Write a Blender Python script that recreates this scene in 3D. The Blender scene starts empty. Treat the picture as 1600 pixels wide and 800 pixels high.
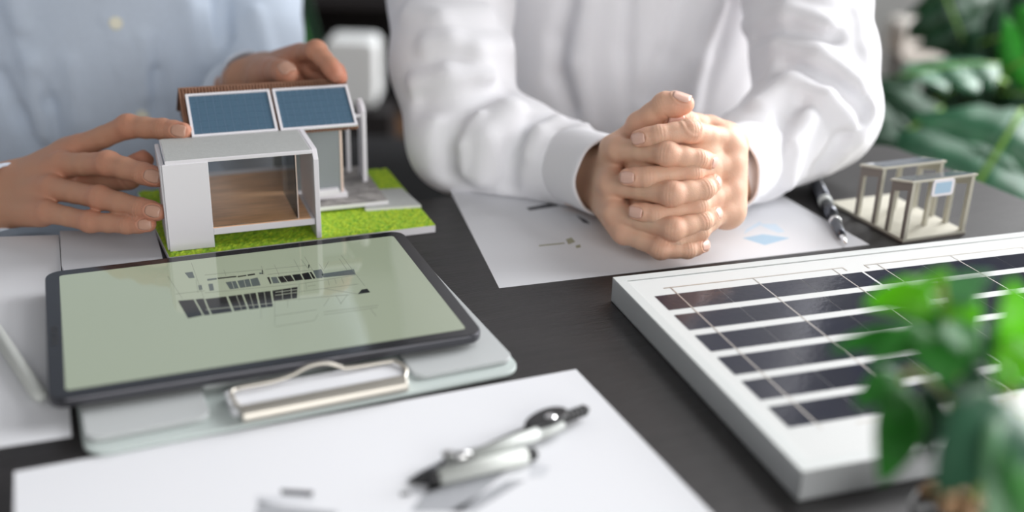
import bpy, math, random
import numpy as np
from mathutils import Vector, Matrix, noise

random.seed(7); np.random.seed(7)
SC = bpy.context.scene; COL = SC.collection
# ------------------------------------------------------------------ camera
F_PX, PITCH, ROLL, CAM_H = 1716.70185, 0.400680174, 0.0290837890, 32.0744193   # px, rad, rad, cm
cf = np.array([0, math.cos(PITCH), -math.sin(PITCH)]); r0 = np.array([1., 0, 0]); u0 = np.cross(r0, cf)
CR = r0*math.cos(ROLL) + u0*math.sin(ROLL); CU = -r0*math.sin(ROLL) + u0*math.cos(ROLL)
cam = bpy.data.cameras.new('camera'); co = bpy.data.objects.new('camera', cam); COL.objects.link(co); SC.camera = co
co.matrix_world = Matrix(((CR[0], CU[0], -cf[0], 0), (CR[1], CU[1], -cf[1], 0), (CR[2], CU[2], -cf[2], CAM_H/100), (0, 0, 0, 1)))
cam.sensor_width = 36; cam.lens = F_PX/1600*36; cam.clip_start = .02; cam.clip_end = 50
cam.dof.use_dof = True; cam.dof.focus_distance = .765; cam.dof.aperture_fstop = 2.3; cam.dof.aperture_blades = 0
# ------------------------------------------------------------------ light
SC.view_settings.view_transform = 'Standard'; SC.view_settings.look = 'None'
SC.view_settings.gamma = 1; SC.view_settings.use_curve_mapping = False
SC.view_settings.exposure = 0.0
W = bpy.data.worlds.new('world'); SC.world = W; W.use_nodes = True
W.node_tree.nodes['Background'].inputs[0].default_value = (.95, .97, 1, 1)
W.node_tree.nodes['Background'].inputs[1].default_value = .22
def area(name, loc, target, sx, sy, power, col=(1, 1, 1)):
    l = bpy.data.lights.new(name, 'AREA'); l.shape = 'RECTANGLE'; l.size = sx; l.size_y = sy; l.energy = power; l.color = col
    o = bpy.data.objects.new(name, l); COL.objects.link(o); o.location = loc
    o.rotation_euler = (Vector(target)-Vector(loc)).to_track_quat('-Z', 'Y').to_euler()
    return o
area('daylight_window', (2.4, 2.1, 1.05), (.1, 1.0, .1), 2.2, 1.6, 185, (.98, .985, 1))
area('ceiling_daylight', (1.5, 2.5, 2.3), (.1, .95, .05), 1.6, .9, 40, (.99, .99, 1))
area('front_daylight_fill', (1.1, -1.5, .8), (-.2, .9, .0), 1.8, 1.2, 38, (1, .99, .98))  # added fill behind the camera, standing for front daylight; no window built there

# ------------------------------------------------------------------ helpers
def at(x, y, d):        # a point seen at (x, y) of the 1600x800 photograph, d cm in front of the camera
    return np.array([0, 0, CAM_H]) + d*((x-800)/F_PX*CR - (y-400)/F_PX*CU + cf)
def onz(x, y, z):
    r = (x-800)/F_PX*CR - (y-400)/F_PX*CU + cf
    return np.array([0, 0, CAM_H]) + r*(z-CAM_H)/r[2]
def nrm(v): v = np.asarray(v, float); return v/np.linalg.norm(v)

def new_mat(name, col, rough=.5, metal=0, spec=.5, bump=0, bscale=200, var=0, vscale=30, var_col=None, sss=0, trans=0, coat=0, emit=None, estr=0, sheen=0, stretch=None, alpha=1):
    m = bpy.data.materials.new(name); m.use_nodes = True; nt = m.node_tree; b = nt.nodes['Principled BSDF']
    b.inputs['Base Color'].default_value = (*col, 1); b.inputs['Roughness'].default_value = rough
    b.inputs['Metallic'].default_value = metal; b.inputs['Specular IOR Level'].default_value = spec
    b.inputs['Coat Weight'].default_value = coat; b.inputs['Transmission Weight'].default_value = trans
    b.inputs['Sheen Weight'].default_value = sheen; b.inputs['Alpha'].default_value = alpha
    if sss:
        b.inputs['Subsurface Weight'].default_value = sss; b.inputs['Subsurface Scale'].default_value = .006
        b.inputs['Subsurface Radius'].default_value = (1, .35, .2)
    if emit: b.inputs['Emission Color'].default_value = (*emit, 1); b.inputs['Emission Strength'].default_value = estr
    src = None
    if bump or var:
        tc = nt.nodes.new('ShaderNodeTexCoord'); mp = nt.nodes.new('ShaderNodeMapping')
        nt.links.new(tc.outputs['Object'], mp.inputs['Vector'])
        if stretch: mp.inputs['Scale'].default_value = stretch
        src = mp.outputs['Vector']
    if var:
        n = nt.nodes.new('ShaderNodeTexNoise'); n.inputs['Scale'].default_value = vscale; n.inputs['Detail'].default_value = 6
        nt.links.new(src, n.inputs['Vector'])
        mx = nt.nodes.new('ShaderNodeMix'); mx.data_type = 'RGBA'
        c2 = var_col or tuple(c*(1-var) for c in col)
        mx.inputs['A'].default_value = (*col, 1); mx.inputs['B'].default_value = (*c2, 1)
        rmp = nt.nodes.new('ShaderNodeMapRange'); rmp.inputs['From Min'].default_value = .35; rmp.inputs['From Max'].default_value = .65
        nt.links.new(n.outputs['Fac'], rmp.inputs['Value']); nt.links.new(rmp.outputs['Result'], mx.inputs['Factor'])
        nt.links.new(mx.outputs['Result'], b.inputs['Base Color'])
    if bump:
        n2 = nt.nodes.new('ShaderNodeTexNoise'); n2.inputs['Scale'].default_value = bscale; n2.inputs['Detail'].default_value = 4
        bp = nt.nodes.new('ShaderNodeBump'); bp.inputs['Strength'].default_value = bump; bp.inputs['Distance'].default_value = .001
        nt.links.new(src, n2.inputs['Vector']); nt.links.new(n2.outputs['Fac'], bp.inputs['Height']); nt.links.new(bp.outputs['Normal'], b.inputs['Normal'])
    return m

def skin_mat(name, base, ruddy):
    m = new_mat(name, base, rough=.54, spec=.35, sss=.25, bump=.25, bscale=900); nt = m.node_tree; b = nt.nodes['Principled BSDF']
    a = nt.nodes.new('ShaderNodeAttribute'); a.attribute_name = 'ruddy'
    mx = nt.nodes.new('ShaderNodeMix'); mx.data_type = 'RGBA'; mx.inputs['A'].default_value = (*base, 1); mx.inputs['B'].default_value = (*ruddy, 1)
    n = nt.nodes.new('ShaderNodeTexNoise'); n.inputs['Scale'].default_value = 60; n.inputs['Detail'].default_value = 3
    ma = nt.nodes.new('ShaderNodeMath'); ma.operation = 'MULTIPLY_ADD'; ma.inputs[1].default_value = .3; ma.use_clamp = True
    nt.links.new(n.outputs['Fac'], ma.inputs[0]); nt.links.new(a.outputs['Fac'], ma.inputs[2])
    nt.links.new(ma.outputs[0], mx.inputs['Factor']); nt.links.new(mx.outputs['Result'], b.inputs['Base Color'])
    return m

M = {}
M['skin_a'] = skin_mat('skin_light', (.73, .495, .35), (.74, .36, .25))
M['skin_b'] = skin_mat('skin_tan', (.48, .27, .175), (.52, .21, .135))
M['nail'] = new_mat('nail', (.82, .48, .38), rough=.36, sss=.15)
M['nail_b'] = new_mat('nail_tan', (.54, .31, .225), rough=.36)
M['white_shirt'] = new_mat('white_cotton', (.88, .875, .905), rough=.85, spec=.2, sheen=.2, bump=.15, bscale=700)
M['blue_shirt'] = new_mat('pale_blue_cotton', (.67, .755, .87), rough=.88, spec=.2, sheen=.2, bump=.2, bscale=700, var=.08, vscale=500)
M['trousers'] = new_mat('dark_trousers', (.03, .032, .04), rough=.9)
M['hair'] = new_mat('black_hair', (.012, .01, .009), rough=.4)
M['table'] = new_mat('black_brown_wood', (.017, .0145, .0145), rough=.45, spec=.4, bump=.35, bscale=60, var=.45, vscale=14, stretch=(1, 9, 9))
M['paper'] = new_mat('white_paper', (.72, .725, .75), rough=.8, spec=.25)
M['paper_grey'] = new_mat('pale_grey_paper', (.62, .63, .66), rough=.7, spec=.3)  # the notebook's own pale grey
M['white_card'] = new_mat('white_card', (.80, .78, .81), rough=.6)
M['grey_card'] = new_mat('grey_card', (.47, .48, .465), rough=.65, bump=.2, bscale=900, var=.06, vscale=300)
M['grey_wall'] = new_mat('grey_wall_card', (.24, .26, .27), rough=.7)
M['concrete'] = new_mat('stone_print', (.40, .375, .36), rough=.75, var=.45, vscale=120, bump=.2, bscale=500)
M['woodfloor'] = new_mat('light_wood_print', (.95, .56, .31), rough=.35, var=.3, vscale=60, stretch=(.6, 8, 1))
M['brown_card'] = new_mat('corrugated_brown', (.30, .155, .095), rough=.75, var=.25, vscale=90)
M['copper'] = new_mat('bare_wood_edge', (.74, .58, .50), rough=.6)
M['glass'] = bpy.data.materials.new('clear_acrylic'); M['glass'].use_nodes = True
nt_ = M['glass'].node_tree; tr_ = nt_.nodes.new('ShaderNodeBsdfTransparent'); tr_.inputs[0].default_value = (.98, .985, .98, 1)
gl_ = nt_.nodes.new('ShaderNodeBsdfGlossy'); gl_.inputs[1].default_value = .06; fr_ = nt_.nodes.new('ShaderNodeFresnel'); fr_.inputs[0].default_value = 1.18
ms_ = nt_.nodes.new('ShaderNodeMixShader'); nt_.links.new(fr_.outputs[0], ms_.inputs[0]); nt_.links.new(tr_.outputs[0], ms_.inputs[1]); nt_.links.new(gl_.outputs[0], ms_.inputs[2])
nt_.links.new(ms_.outputs[0], nt_.nodes['Material Output'].inputs[0])
M['grass'] = new_mat('model_grass', (.48, .62, .03), rough=.9, var=1, vscale=260, var_col=(.20, .42, .02), bump=1, bscale=500)
M['cell_blue'] = new_mat('printed_cell', (.085, .165, .245), rough=.35, spec=.6, var=.25, vscale=60)
M['cell_line'] = new_mat('printed_grid_line', (.20, .30, .43), rough=.4)
M['tab_body'] = new_mat('tablet_dark_aluminium', (.085, .085, .095), rough=.35, metal=.8)
M['tab_glass'] = new_mat('tablet_bezel', (.014, .014, .017), rough=.12, spec=.5)
M['screen'] = new_mat('tablet_screen', (.05, .05, .05), rough=.07, spec=.5, emit=(.43, .50, .35), estr=.64, coat=.5)
M['ink'] = new_mat('screen_ink', (.006, .008, .01), rough=.1, spec=.5)
M['ink_grey'] = new_mat('screen_grey_ink', (.03, .04, .045), rough=.1, spec=.5, emit=(.10, .125, .115), estr=.5)
M['ink_thin'] = new_mat('screen_pencil_ink', (.02, .02, .02), rough=.1, spec=.5, emit=(.27, .30, .235), estr=.6)
M['ink_mid'] = new_mat('screen_line', (.05, .05, .05), rough=.1, spec=.5, emit=(.40, .44, .34), estr=.6)
M['board'] = new_mat('clipboard_sheet', (.47, .49, .49), rough=.45)
M['board_edge'] = new_mat('clipboard_board', (.50, .56, .54), rough=.35, spec=.5)
M['nickel'] = new_mat('nickel_wire', (.56, .53, .47), rough=.42, metal=1)
M['black_plastic'] = new_mat('black_plastic', (.015, .015, .016), rough=.35)
M['white_plastic'] = new_mat('white_plastic', (.56, .58, .55), rough=.7)
M['satin'] = new_mat('satin_silver', (.52, .54, .52), rough=.65, metal=.1)
M['gunmetal'] = new_mat('gunmetal', (.10, .105, .12), rough=.25, metal=.85)
M['chrome'] = new_mat('chrome', (.8, .8, .8), rough=.12, metal=1)
M['alu'] = new_mat('brushed_aluminium', (.62, .64, .65), rough=.42, metal=.45, bump=.2, bscale=80, stretch=(1, 1, 12))
M['lip'] = new_mat('anodised_lip', (.56, .58, .57), rough=.5, metal=.1)
M['backsheet'] = new_mat('panel_backsheet', (.60, .61, .60), rough=.5)
M['pcell'] = new_mat('silicon_cell', (.012, .016, .036), rough=.14, spec=.5, coat=0, bump=.12, bscale=260, var=.4, vscale=20, var_col=(.02, .022, .034))
M['ribbon'] = new_mat('silver_ribbon', (.48, .45, .41), rough=.35, metal=.7)
M['laser'] = new_mat('grey_beige_laser_wood', (.50, .48, .40), rough=.7, bump=.2, bscale=300)
M['burnt'] = new_mat('laser_cut_edge', (.20, .175, .155), rough=.75)
M['roof_cells'] = new_mat('glossy_roof_sheet', (.16, .19, .24), rough=.12, coat=.5)
M['print_blue'] = new_mat('blue_print', (.40, .56, .70), rough=.8)
M['print_pale'] = new_mat('pale_blue_print', (.60, .70, .79), rough=.8)
M['print_grey'] = new_mat('grey_print', (.40, .41, .435), rough=.8, var=.25, vscale=350, stretch=(1, 4, 1))
M['print_mid'] = new_mat('mid_grey_print', (.58, .59, .62), rough=.8)
M['print_dark'] = new_mat('dark_print', (.09, .09, .10), rough=.8)
M['print_olive'] = new_mat('olive_print', (.36, .35, .25), rough=.8)
M['wall'] = new_mat('grey_plaster', (.20, .205, .20), rough=.9, bump=.1, bscale=30)
M['wall_light'] = new_mat('white_plaster', (.75, .75, .74), rough=.9)
M['floorm'] = new_mat('brown_wood_floor', (.20, .105, .05), rough=.35, var=.5, vscale=6, stretch=(1, 6, 1))
M['cabinet'] = new_mat('black_cabinet', (.012, .010, .011), rough=.6)
M['chairm'] = new_mat('black_mesh', (.014, .014, .016), rough=.7)
M['grey_metal'] = new_mat('grey_metal', (.22, .23, .25), rough=.3, metal=.8)
M['whitebox'] = new_mat('white_enamel', (.80, .82, .82), rough=.5)
M['pot'] = new_mat('pale_pot', (.55, .52, .48), rough=.6)
M['darkpot'] = new_mat('dark_pot', (.05, .05, .05), rough=.5)
M['soil'] = new_mat('brown_clay', (.36, .22, .12), rough=.85, var=.5, vscale=80, bump=.6, bscale=300)
M['root'] = new_mat('potting_soil', (.03, .02, .015), rough=1)
M['stem'] = new_mat('green_stem', (.16, .33, .04), rough=.5)
M['stem_y'] = new_mat('yellow_green_stem', (.36, .42, .05), rough=.5)
def leaf_mat(name, col, tr, vein, rough=.35):
    m = new_mat(name, col, rough=rough, var=.35, vscale=25); nt = m.node_tree; b = nt.nodes['Principled BSDF']
    t = nt.nodes.new('ShaderNodeBsdfTranslucent'); t.inputs[0].default_value = (*vein, 1)
    mx = nt.nodes.new('ShaderNodeMixShader'); mx.inputs[0].default_value = tr
    out = nt.nodes['Material Output']
    nt.links.new(b.outputs[0], mx.inputs[1]); nt.links.new(t.outputs[0], mx.inputs[2]); nt.links.new(mx.outputs[0], out.inputs[0])
    return m
M['leaf_bright'] = leaf_mat('bright_leaf', (.20, .60, .02), .5, (.42, .98, .04))
M['leaf_mid'] = leaf_mat('mid_leaf', (.05, .28, .04), .35, (.09, .55, .04), .5)
M['leaf_pale'] = leaf_mat('pale_glossy_leaf', (.16, .36, .18), .35, (.25, .65, .25), .3)
M['leaf_dark'] = leaf_mat('dark_leaf', (.010, .06, .024), .12, (.02, .18, .04), .5)
M['leaf_big'] = leaf_mat('glossy_big_leaf', (.035, .14, .07), .15, (.04, .32, .07), .4)

ORG = {}
def empty(name, loc, rz=0):
    o = bpy.data.objects.new(name, None); COL.objects.link(o); o.empty_display_size = .02
    o.location = [c/100 for c in loc]; o.rotation_euler = (0, 0, rz); ORG[o.name] = (np.array(loc, float), rz)
    return o
def tag(o, label=None, cat=None, group=None, kind=None):
    if label: o['label'] = label
    if cat: o['category'] = cat
    if group: o['group'] = group
    if kind: o['kind'] = kind
    return o
def mk(name, V, F, mat, parent=None, world=True, smooth=False, bevel=0, solid=0, sub=0, loc=None, rz=0):
    """one mesh object from centimetre vertices; world: V in world cm, else in the frame of its thing"""
    V = np.asarray(V, float).reshape(-1, 3)
    if parent is not None:
        org, r = ORG[parent.name]
    else:
        org = np.array(loc if loc is not None else (V.min(0)+V.max(0))/2*[1, 1, 0]+[0, 0, V[:, 2].min()] if world else (loc if loc is not None else (0, 0, 0)), float); r = rz
    if world:
        V = V-org; c, s = math.cos(-r), math.sin(-r)
        V = np.stack([V[:, 0]*c-V[:, 1]*s, V[:, 0]*s+V[:, 1]*c, V[:, 2]], 1)
    me = bpy.data.meshes.new(name); V = V/100
    if isinstance(F, np.ndarray):
        me.vertices.add(len(V)); me.vertices.foreach_set('co', V.astype(np.float32).ravel())
        n = F.shape[1]; me.loops.add(F.size); me.loops.foreach_set('vertex_index', F.astype(np.int32).ravel())
        me.polygons.add(len(F)); me.polygons.foreach_set('loop_start', np.arange(0, F.size, n, dtype=np.int32)); me.polygons.foreach_set('loop_total', np.full(len(F), n, np.int32))
        me.update(calc_edges=True); me.validate()
    else:
        me.from_pydata([tuple(v) for v in V], [], [tuple(f) for f in F]); me.update()
    if smooth: me.polygons.foreach_set('use_smooth', [True]*len(me.polygons))
    me.materials.append(mat)
    o = bpy.data.objects.new(name, me); COL.objects.link(o)
    if parent is not None: o.parent = parent
    else: o.location = [c/100 for c in org]; o.rotation_euler = (0, 0, r)
    ORG[o.name] = (org, r)
    if solid: md = o.modifiers.new('solid', 'SOLIDIFY'); md.thickness = solid/100; md.offset = -1
    if bevel: md = o.modifiers.new('bevel', 'BEVEL'); md.width = bevel/100; md.segments = 2; md.limit_method = 'ANGLE'
    if sub: md = o.modifiers.new('sub', 'SUBSURF'); md.levels = sub; md.render_levels = sub
    return o

class MB:
    def __init__(s): s.V = []; s.F = []
    def add(s, V, F):
        n = len(s.V); s.V += [tuple(map(float, v)) for v in V]; s.F += [tuple(i+n for i in f) for f in F]; return s
    def box(s, a, b):
        x0, y0, z0 = a; x1, y1, z1 = b
        return s.add([(x0, y0, z0), (x1, y0, z0), (x1, y1, z0), (x0, y1, z0), (x0, y0, z1), (x1, y0, z1), (x1, y1, z1), (x0, y1, z1)],
                     [(3, 2, 1, 0), (4, 5, 6, 7), (0, 1, 5, 4), (1, 2, 6, 5), (2, 3, 7, 6), (3, 0, 4, 7)])
    def prism(s, poly, z0, z1, ax=2):
        n = len(poly); P = []
        for z in (z0, z1):
            for p in poly: P.append((p[0], p[1], z) if ax == 2 else (z, p[0], p[1]) if ax == 0 else (p[0], z, p[1]))
        return s.add(P, [tuple(range(n))[::-1], tuple(range(n, 2*n))]+[(i, (i+1) % n, (i+1) % n+n, i+n) for i in range(n)])
    def tube(s, pts, r, seg=10, cap=True):
        pts = [np.array(p, float) for p in pts]; R = r if hasattr(r, '__len__') else [r]*len(pts)
        n = len(pts); P = []; prev = None
        for i, p in enumerate(pts):
            t = nrm(pts[min(i+1, n-1)]-pts[max(i-1, 0)])
            if prev is None: a = np.array([0, 0, 1.]) if abs(t[2]) < .9 else np.array([1., 0, 0])
            else: a = prev
            x = nrm(a-t*(a@t)); y = np.cross(t, x); prev = x
            for k in range(seg):
                q = 2*math.pi*k/seg; P.append(p+R[i]*(x*math.cos(q)+y*math.sin(q)))
        F = [(i*seg+k, i*seg+(k+1) % seg, (i+1)*seg+(k+1) % seg, (i+1)*seg+k) for i in range(n-1) for k in range(seg)]
        if cap: F += [tuple(range(seg))[::-1], tuple(range((n-1)*seg, n*seg))]
        return s.add(P, F)
    def lathe(s, prof, c=(0, 0, 0), seg=28):
        P = [(c[0]+r*math.cos(2*math.pi*k/seg), c[1]+r*math.sin(2*math.pi*k/seg), c[2]+z) for r, z in prof for k in range(seg)]
        n = len(prof)
        return s.add(P, [(i*seg+k, i*seg+(k+1) % seg, (i+1)*seg+(k+1) % seg, (i+1)*seg+k) for i in range(n-1) for k in range(seg)]
                     + [tuple(range(seg))[::-1], tuple(range((n-1)*seg, n*seg))])
    def mk(s, name, mat, parent=None, **kw): return mk(name, s.V, s.F, mat, parent, **kw)
def rrect(x0, y0, x1, y1, r, n=6):
    P = []
    for cx, cy, a0 in ((x1-r, y1-r, 0), (x0+r, y1-r, 90), (x0+r, y0+r, 180), (x1-r, y0+r, 270)):
        for i in range(n+1):
            a = math.radians(a0+90*i/n); P.append((cx+r*math.cos(a), cy+r*math.sin(a)))
    return P

# ------------------------------------------------------------------ signed distance fields
FOLD = [2.1, .8]
class Field:
    def __init__(s, lo, hi, h):
        s.lo = np.array(lo, float); s.h = h; s.n = np.ceil((np.array(hi)-s.lo)/h).astype(int)+1
        s.F = np.full(s.n, 9., np.float32); s.ax = [(s.lo[i]+h*np.arange(s.n[i])).astype(np.float32) for i in range(3)]
    def sl(s, lo, hi):
        a = np.clip(np.floor((np.array(lo)-s.lo)/s.h).astype(int), 0, s.n); b = np.clip(np.ceil((np.array(hi)-s.lo)/s.h).astype(int)+1, 0, s.n)
        return tuple(slice(i, j) for i, j in zip(a, b))
    def cone(s, a, b, ra, rb, k=.3, sc=(1, 1, 1), rep=None, amp=None):
        a = np.array(a, float); b = np.array(b, float); pad = k+3*s.h+.3; R = max(ra, rb); sc = np.array(sc, float)
        S = s.sl(np.minimum(a, b)-(R*sc+pad), np.maximum(a, b)+(R*sc+pad))
        if any(q.stop <= q.start for q in S): return
        X = s.ax[0][S[0]][:, None, None]; Y = s.ax[1][S[1]][None, :, None]; Z = s.ax[2][S[2]][None, None, :]
        a_ = a/sc; ba = (b-a)/sc; l2 = max(float(ba@ba), 1e-9)
        x = X/sc[0]-a_[0]; y = Y/sc[1]-a_[1]; z = Z/sc[2]-a_[2]
        t = np.clip((x*ba[0]+y*ba[1]+z*ba[2])/l2, 0, 1)
        d = np.sqrt((x-t*ba[0])**2+(y-t*ba[1])**2+(z-t*ba[2])**2)
        if amp is not None:   # ridge or groove: shift the field near the segment
            s.F[S] -= amp*np.exp(-(d/ra)**2*.5*4); return
        d = ((d-(ra+t*(rb-ra)))*sc.min()).astype(np.float32)
        A = s.F[S]
        if k > 0:
            hh = np.maximum(k-np.abs(A-d), 0)/k; s.F[S] = np.minimum(A, d)-hh*hh*k*.25
        else: s.F[S] = np.minimum(A, d)
    def chain(s, P, R, k=.3, **kw):
        for i in range(len(P)-1): s.cone(P[i], P[i+1], R[i], R[i+1], k, **kw)
    def sample(s, P):
        q = (np.atleast_2d(P)-s.lo)/s.h; i = np.clip(np.floor(q).astype(int), 0, s.n-2); f = np.clip(q-i, 0, 1); out = 0
        for dx in (0, 1):
            for dy in (0, 1):
                for dz in (0, 1):
                    w = (f[:, 0] if dx else 1-f[:, 0])*(f[:, 1] if dy else 1-f[:, 1])*(f[:, 2] if dz else 1-f[:, 2])
                    out = out+w*s.F[i[:, 0]+dx, i[:, 1]+dy, i[:, 2]+dz]
        return out
    def march(s, org, d, t0, t1):
        t = np.arange(t0, t1, s.h*.5); v = s.sample(org+t[:, None]*d); k = np.argmax(v < 0)
        return org+t[k]*d if v[k] < 0 else None
    def hit(s, x, y, d0=70, d1=140):
        r = (x-800)/F_PX*CR - (y-400)/F_PX*CU + cf
        return s.march(np.array([0, 0, CAM_H]), r, d0, d1)
    def ridge(s, px, amp, w):
        H = [s.hit(*p) for p in px]; H = [p for p in H if p is not None]
        out = [(H[i], H[i+1]) for i in range(len(H)-1) if np.linalg.norm(H[i]-H[i+1]) < 9]
        return [(a, b, amp*FOLD[0], w*FOLD[1]) for a, b in out]
    def apply(s, rs):
        for a, b, amp, w in rs: s.cone(a, b, w, w, w*1.6, amp=amp)
    def mesh(s):
        F = s.F; F[0] = F[-1] = 9; F[:, 0] = F[:, -1] = 9; F[:, :, 0] = F[:, :, -1] = 9
        N = s.n-1; cells = []; pos = []; quads = []
        sg = F < 0
        for ax in range(3):
            A = [slice(None)]*3; B = [slice(None)]*3; A[ax] = slice(0, -1); B[ax] = slice(1, None)
            cr = sg[tuple(A)] != sg[tuple(B)]; I = np.argwhere(cr)
            fa = F[tuple(A)][cr]; fb = F[tuple(B)][cr]; t = fa/(fa-fb); P = I.astype(np.float64); P[:, ax] += t
            u, v = (ax+1) % 3, (ax+2) % 3; q = []
            for du, dv in ((0, 0), (1, 0), (1, 1), (0, 1)):
                C = I.copy(); C[:, u] -= du; C[:, v] -= dv
                q.append((C[:, 0]*N[1]+C[:, 1])*N[2]+C[:, 2])
            q = np.stack(q, 1); fl = fb < 0     # inside towards +ax
            q[fl] = q[fl][:, ::-1]
            # orientation: fa<0 means inside behind; quad (0,0),(1,0),(1,1),(0,1) reversed
            quads.append(q[:, ::-1]); cells.append(q.ravel()); pos.append(np.repeat(P, 4, 0))
        Q = np.concatenate(quads); c = np.concatenate([x.ravel() for x in quads]); 
        pos = np.concatenate(pos)   # ordering within a quad does not matter, the point is shared
        uq, inv = np.unique(c, return_inverse=True)
        cnt = np.bincount(inv); V = np.stack([np.bincount(inv, pos[:, i])/cnt for i in range(3)], 1)
        return V*s.h+s.lo, inv.reshape(-1, 4)
    def normals(s, V):
        e = s.h; G = np.stack([s.sample(V+np.eye(3)[i]*e)-s.sample(V-np.eye(3)[i]*e) for i in range(3)], 1)
        return G/np.maximum(np.linalg.norm(G, axis=1, keepdims=True), 1e-6)

FR = {'index': (.97, .86, .76, .66), 'middle': (1.0, .88, .77, .67), 'ring': (.95, .83, .73, .63), 'pinky': (.86, .73, .65, .56)}
def build_hand(J, thumb, wrist, fore, palm, h=.1, dors=None, size=1., table=0.06, tdors=None, wr=1.75, fill=(), skip=(), pb=.09):
    """J: finger -> MCP, PIP, DIP, tip centre (world cm). returns V, F, ruddy, nails"""
    allp = np.array([p for c in J.values() for p in c]+list(thumb)+[wrist, fore]); lo = allp.min(0)-4.2; hi = allp.max(0)+4.2
    f = Field(lo, hi, h); palm = nrm(palm)
    mi, mp = np.array(J['index'][0]), np.array(J['pinky'][0]); across = nrm(mp-mi); wrist = np.array(wrist); fore = np.array(fore)
    ax = nrm(wrist-fore); aw = nrm(across-ax*(across@ax))
    for s_ in (-1, 1): f.cone(wrist+aw*s_*1.0, fore+aw*s_*.9, wr, wr*1.4, 1.2)
    for i, n in enumerate(('index', 'middle', 'ring', 'pinky')):
        m = np.array(J[n][0]); w = wrist+aw*(i-1.5)*.85
        f.cone(w, m, 1.35, FR[n][0]*size, .8)
        f.cone(w+palm*.5, m+palm*.55-ax*.8, 1.2, .9*size, .8)
    t = [np.array(p) for p in thumb]
    f.cone(wrist*.6+t[0]*.4+palm*.3, t[0], 1.3, 1.35, 1.0); f.cone(t[0], t[1], 1.3, 1.05*size, .9)
    f.cone(t[0]*.5+t[1]*.5, mi+palm*.3-ax*1.6, .75, .7, .9)
    knots = []
    for n, c in J.items():
        c = [np.array(p) for p in c]; R = [r*size for r in FR[n]]; m1 = c[0]*.5+c[1]*.5; m2 = c[1]*.5+c[2]*.5; m3 = c[2]*.45+c[3]*.55
        f.chain([c[0], m1, c[1]], [R[0]*.96, R[1]*.93, R[1]], .22)
        f.chain([c[1], m2, c[2]], [R[1], (R[1]+R[2])*.475, R[2]], .22)
        f.chain([c[2], m3, c[3]], [R[2], R[2]*.95, R[3]], .2)
    f.chain([t[1], t[1]*.5+t[2]*.5, t[2], t[2]*.4+t[3]*.6, t[3]], [1.05*size, .93*size, .97*size, .93*size, .76*size], .3)
    for a_, b_, ra_, rb_ in fill: f.cone(a_, b_, ra_, rb_, .35)
    nails = []; toc = lambda p: nrm(np.array([0, 0, CAM_H])-p)
    info = []
    for n, c in list(J.items())+[('thumb', t)]:
        c = [np.array(p) for p in c]; R = [r*size for r in FR[n]] if n != 'thumb' else [1.05*size, 1.05*size, .95*size, .76*size]
        bend = nrm(c[2]-(c[1]+c[3])/2+1e-4) if n != 'thumb' else toc(c[2])
        dn = toc(c[2])*.75+bend*.25
        if dors is not None and n != 'thumb': dn = np.array(dors, float)
        if n == 'thumb' and tdors is not None: dn = np.array(tdors, float)
        info.append((n, c, R, dn))
        a = nrm(c[3]-c[2]); dn3 = nrm(dn-a*(dn@a)); f.cone(c[2]+dn3*R[2]*.2, c[2]+dn3*R[2]*.2, R[2]*.86, R[2]*.86, .25)
        if n != 'thumb':
            a = nrm(c[2]-c[1]); pd = nrm((c[1]-(c[0]+c[2])/2)+toc(c[1])*.8); f.cone(c[1]+pd*R[1]*pb, c[1]+pd*R[1]*pb, R[1]*.93, R[1]*.93, .45)
    Z = f.ax[2][None, None, :]; f.F = np.maximum(f.F, (table-Z)).astype(np.float32)
    V, Q = f.mesh(); N = f.normals(V); rud = np.zeros(len(V)); disp = np.zeros(len(V))
    for n, c, R, dn in info:
        for jt, rr, am in ((c[3], R[3], .85), (c[1], R[1], .55), (c[2], R[2], .35), (c[0], R[0], .35)):
            rud += am*np.exp(-((np.linalg.norm(V-jt, axis=1)/(rr*1.35))**2))
        for j, am in ((1, .045), (2, .055)):
            if n == 'thumb' and j == 1: continue
            a = nrm(c[j+1]-c[j-1]); q = V-c[j]; tt = q@a; rad = np.linalg.norm(q-tt[:, None]*a, axis=1)
            dd = nrm(dn-a*(dn@a)) if j == 2 else nrm((c[1]-(c[0]+c[2])/2)+toc(c[1])*.5)
            w = np.clip((N@dd-.1)*1.6, 0, 1)*(rad < R[j]*1.5)*(np.abs(tt) < 1)
            for o_, s_ in ((0, 1), (.22, .7), (-.24, .7)): disp -= am*s_*w*np.exp(-((tt-o_)/.085)**2)
            w2 = np.clip((-N@dd-.1)*1.6, 0, 1)*(rad < R[j]*1.5)*(np.abs(tt) < 1)
            disp -= .06*w2*np.exp(-(tt/.1)**2)
        # nail bed and nail plate
        a = nrm(c[3]-c[2]); L = np.linalg.norm(c[3]-c[2]); dd = nrm(dn-a*(dn@a)); sd = np.cross(a, dd); r3 = R[3]; wn = (.45 if n != 'thumb' else .58)*r3/.66
        if n in skip: continue
        t0, t1 = L-.52*r3/.66, L+r3*.80; G = []
        for i in range(9):
            tt = t0+(t1-t0)*i/8; row = []
            wi = wn*(.80+.2*min(1, i/2.5)) if i < 7 else wn*(1-.12*(i-6)**1.5)
            for k in range(9):
                x = wi*(k/4-1); p = c[2]+a*tt+sd*x; o_ = p+dd*2.2*r3
                hp = f.march(o_, -dd, 0, 3.2*r3)
                row.append(np.array(hp) if hp is not None else None)
            G.append(row)
        flat = [q for r_ in G for q in r_ if q is not None]
        if len(flat) < 60: continue
        for i in range(9):
            for k in range(9):
                if G[i][k] is None: G[i][k] = min(flat, key=lambda q: np.linalg.norm(q-(c[2]+a*(t0+(t1-t0)*i/8)+sd*wn*(k/4-1)+dd*r3)))
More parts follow.
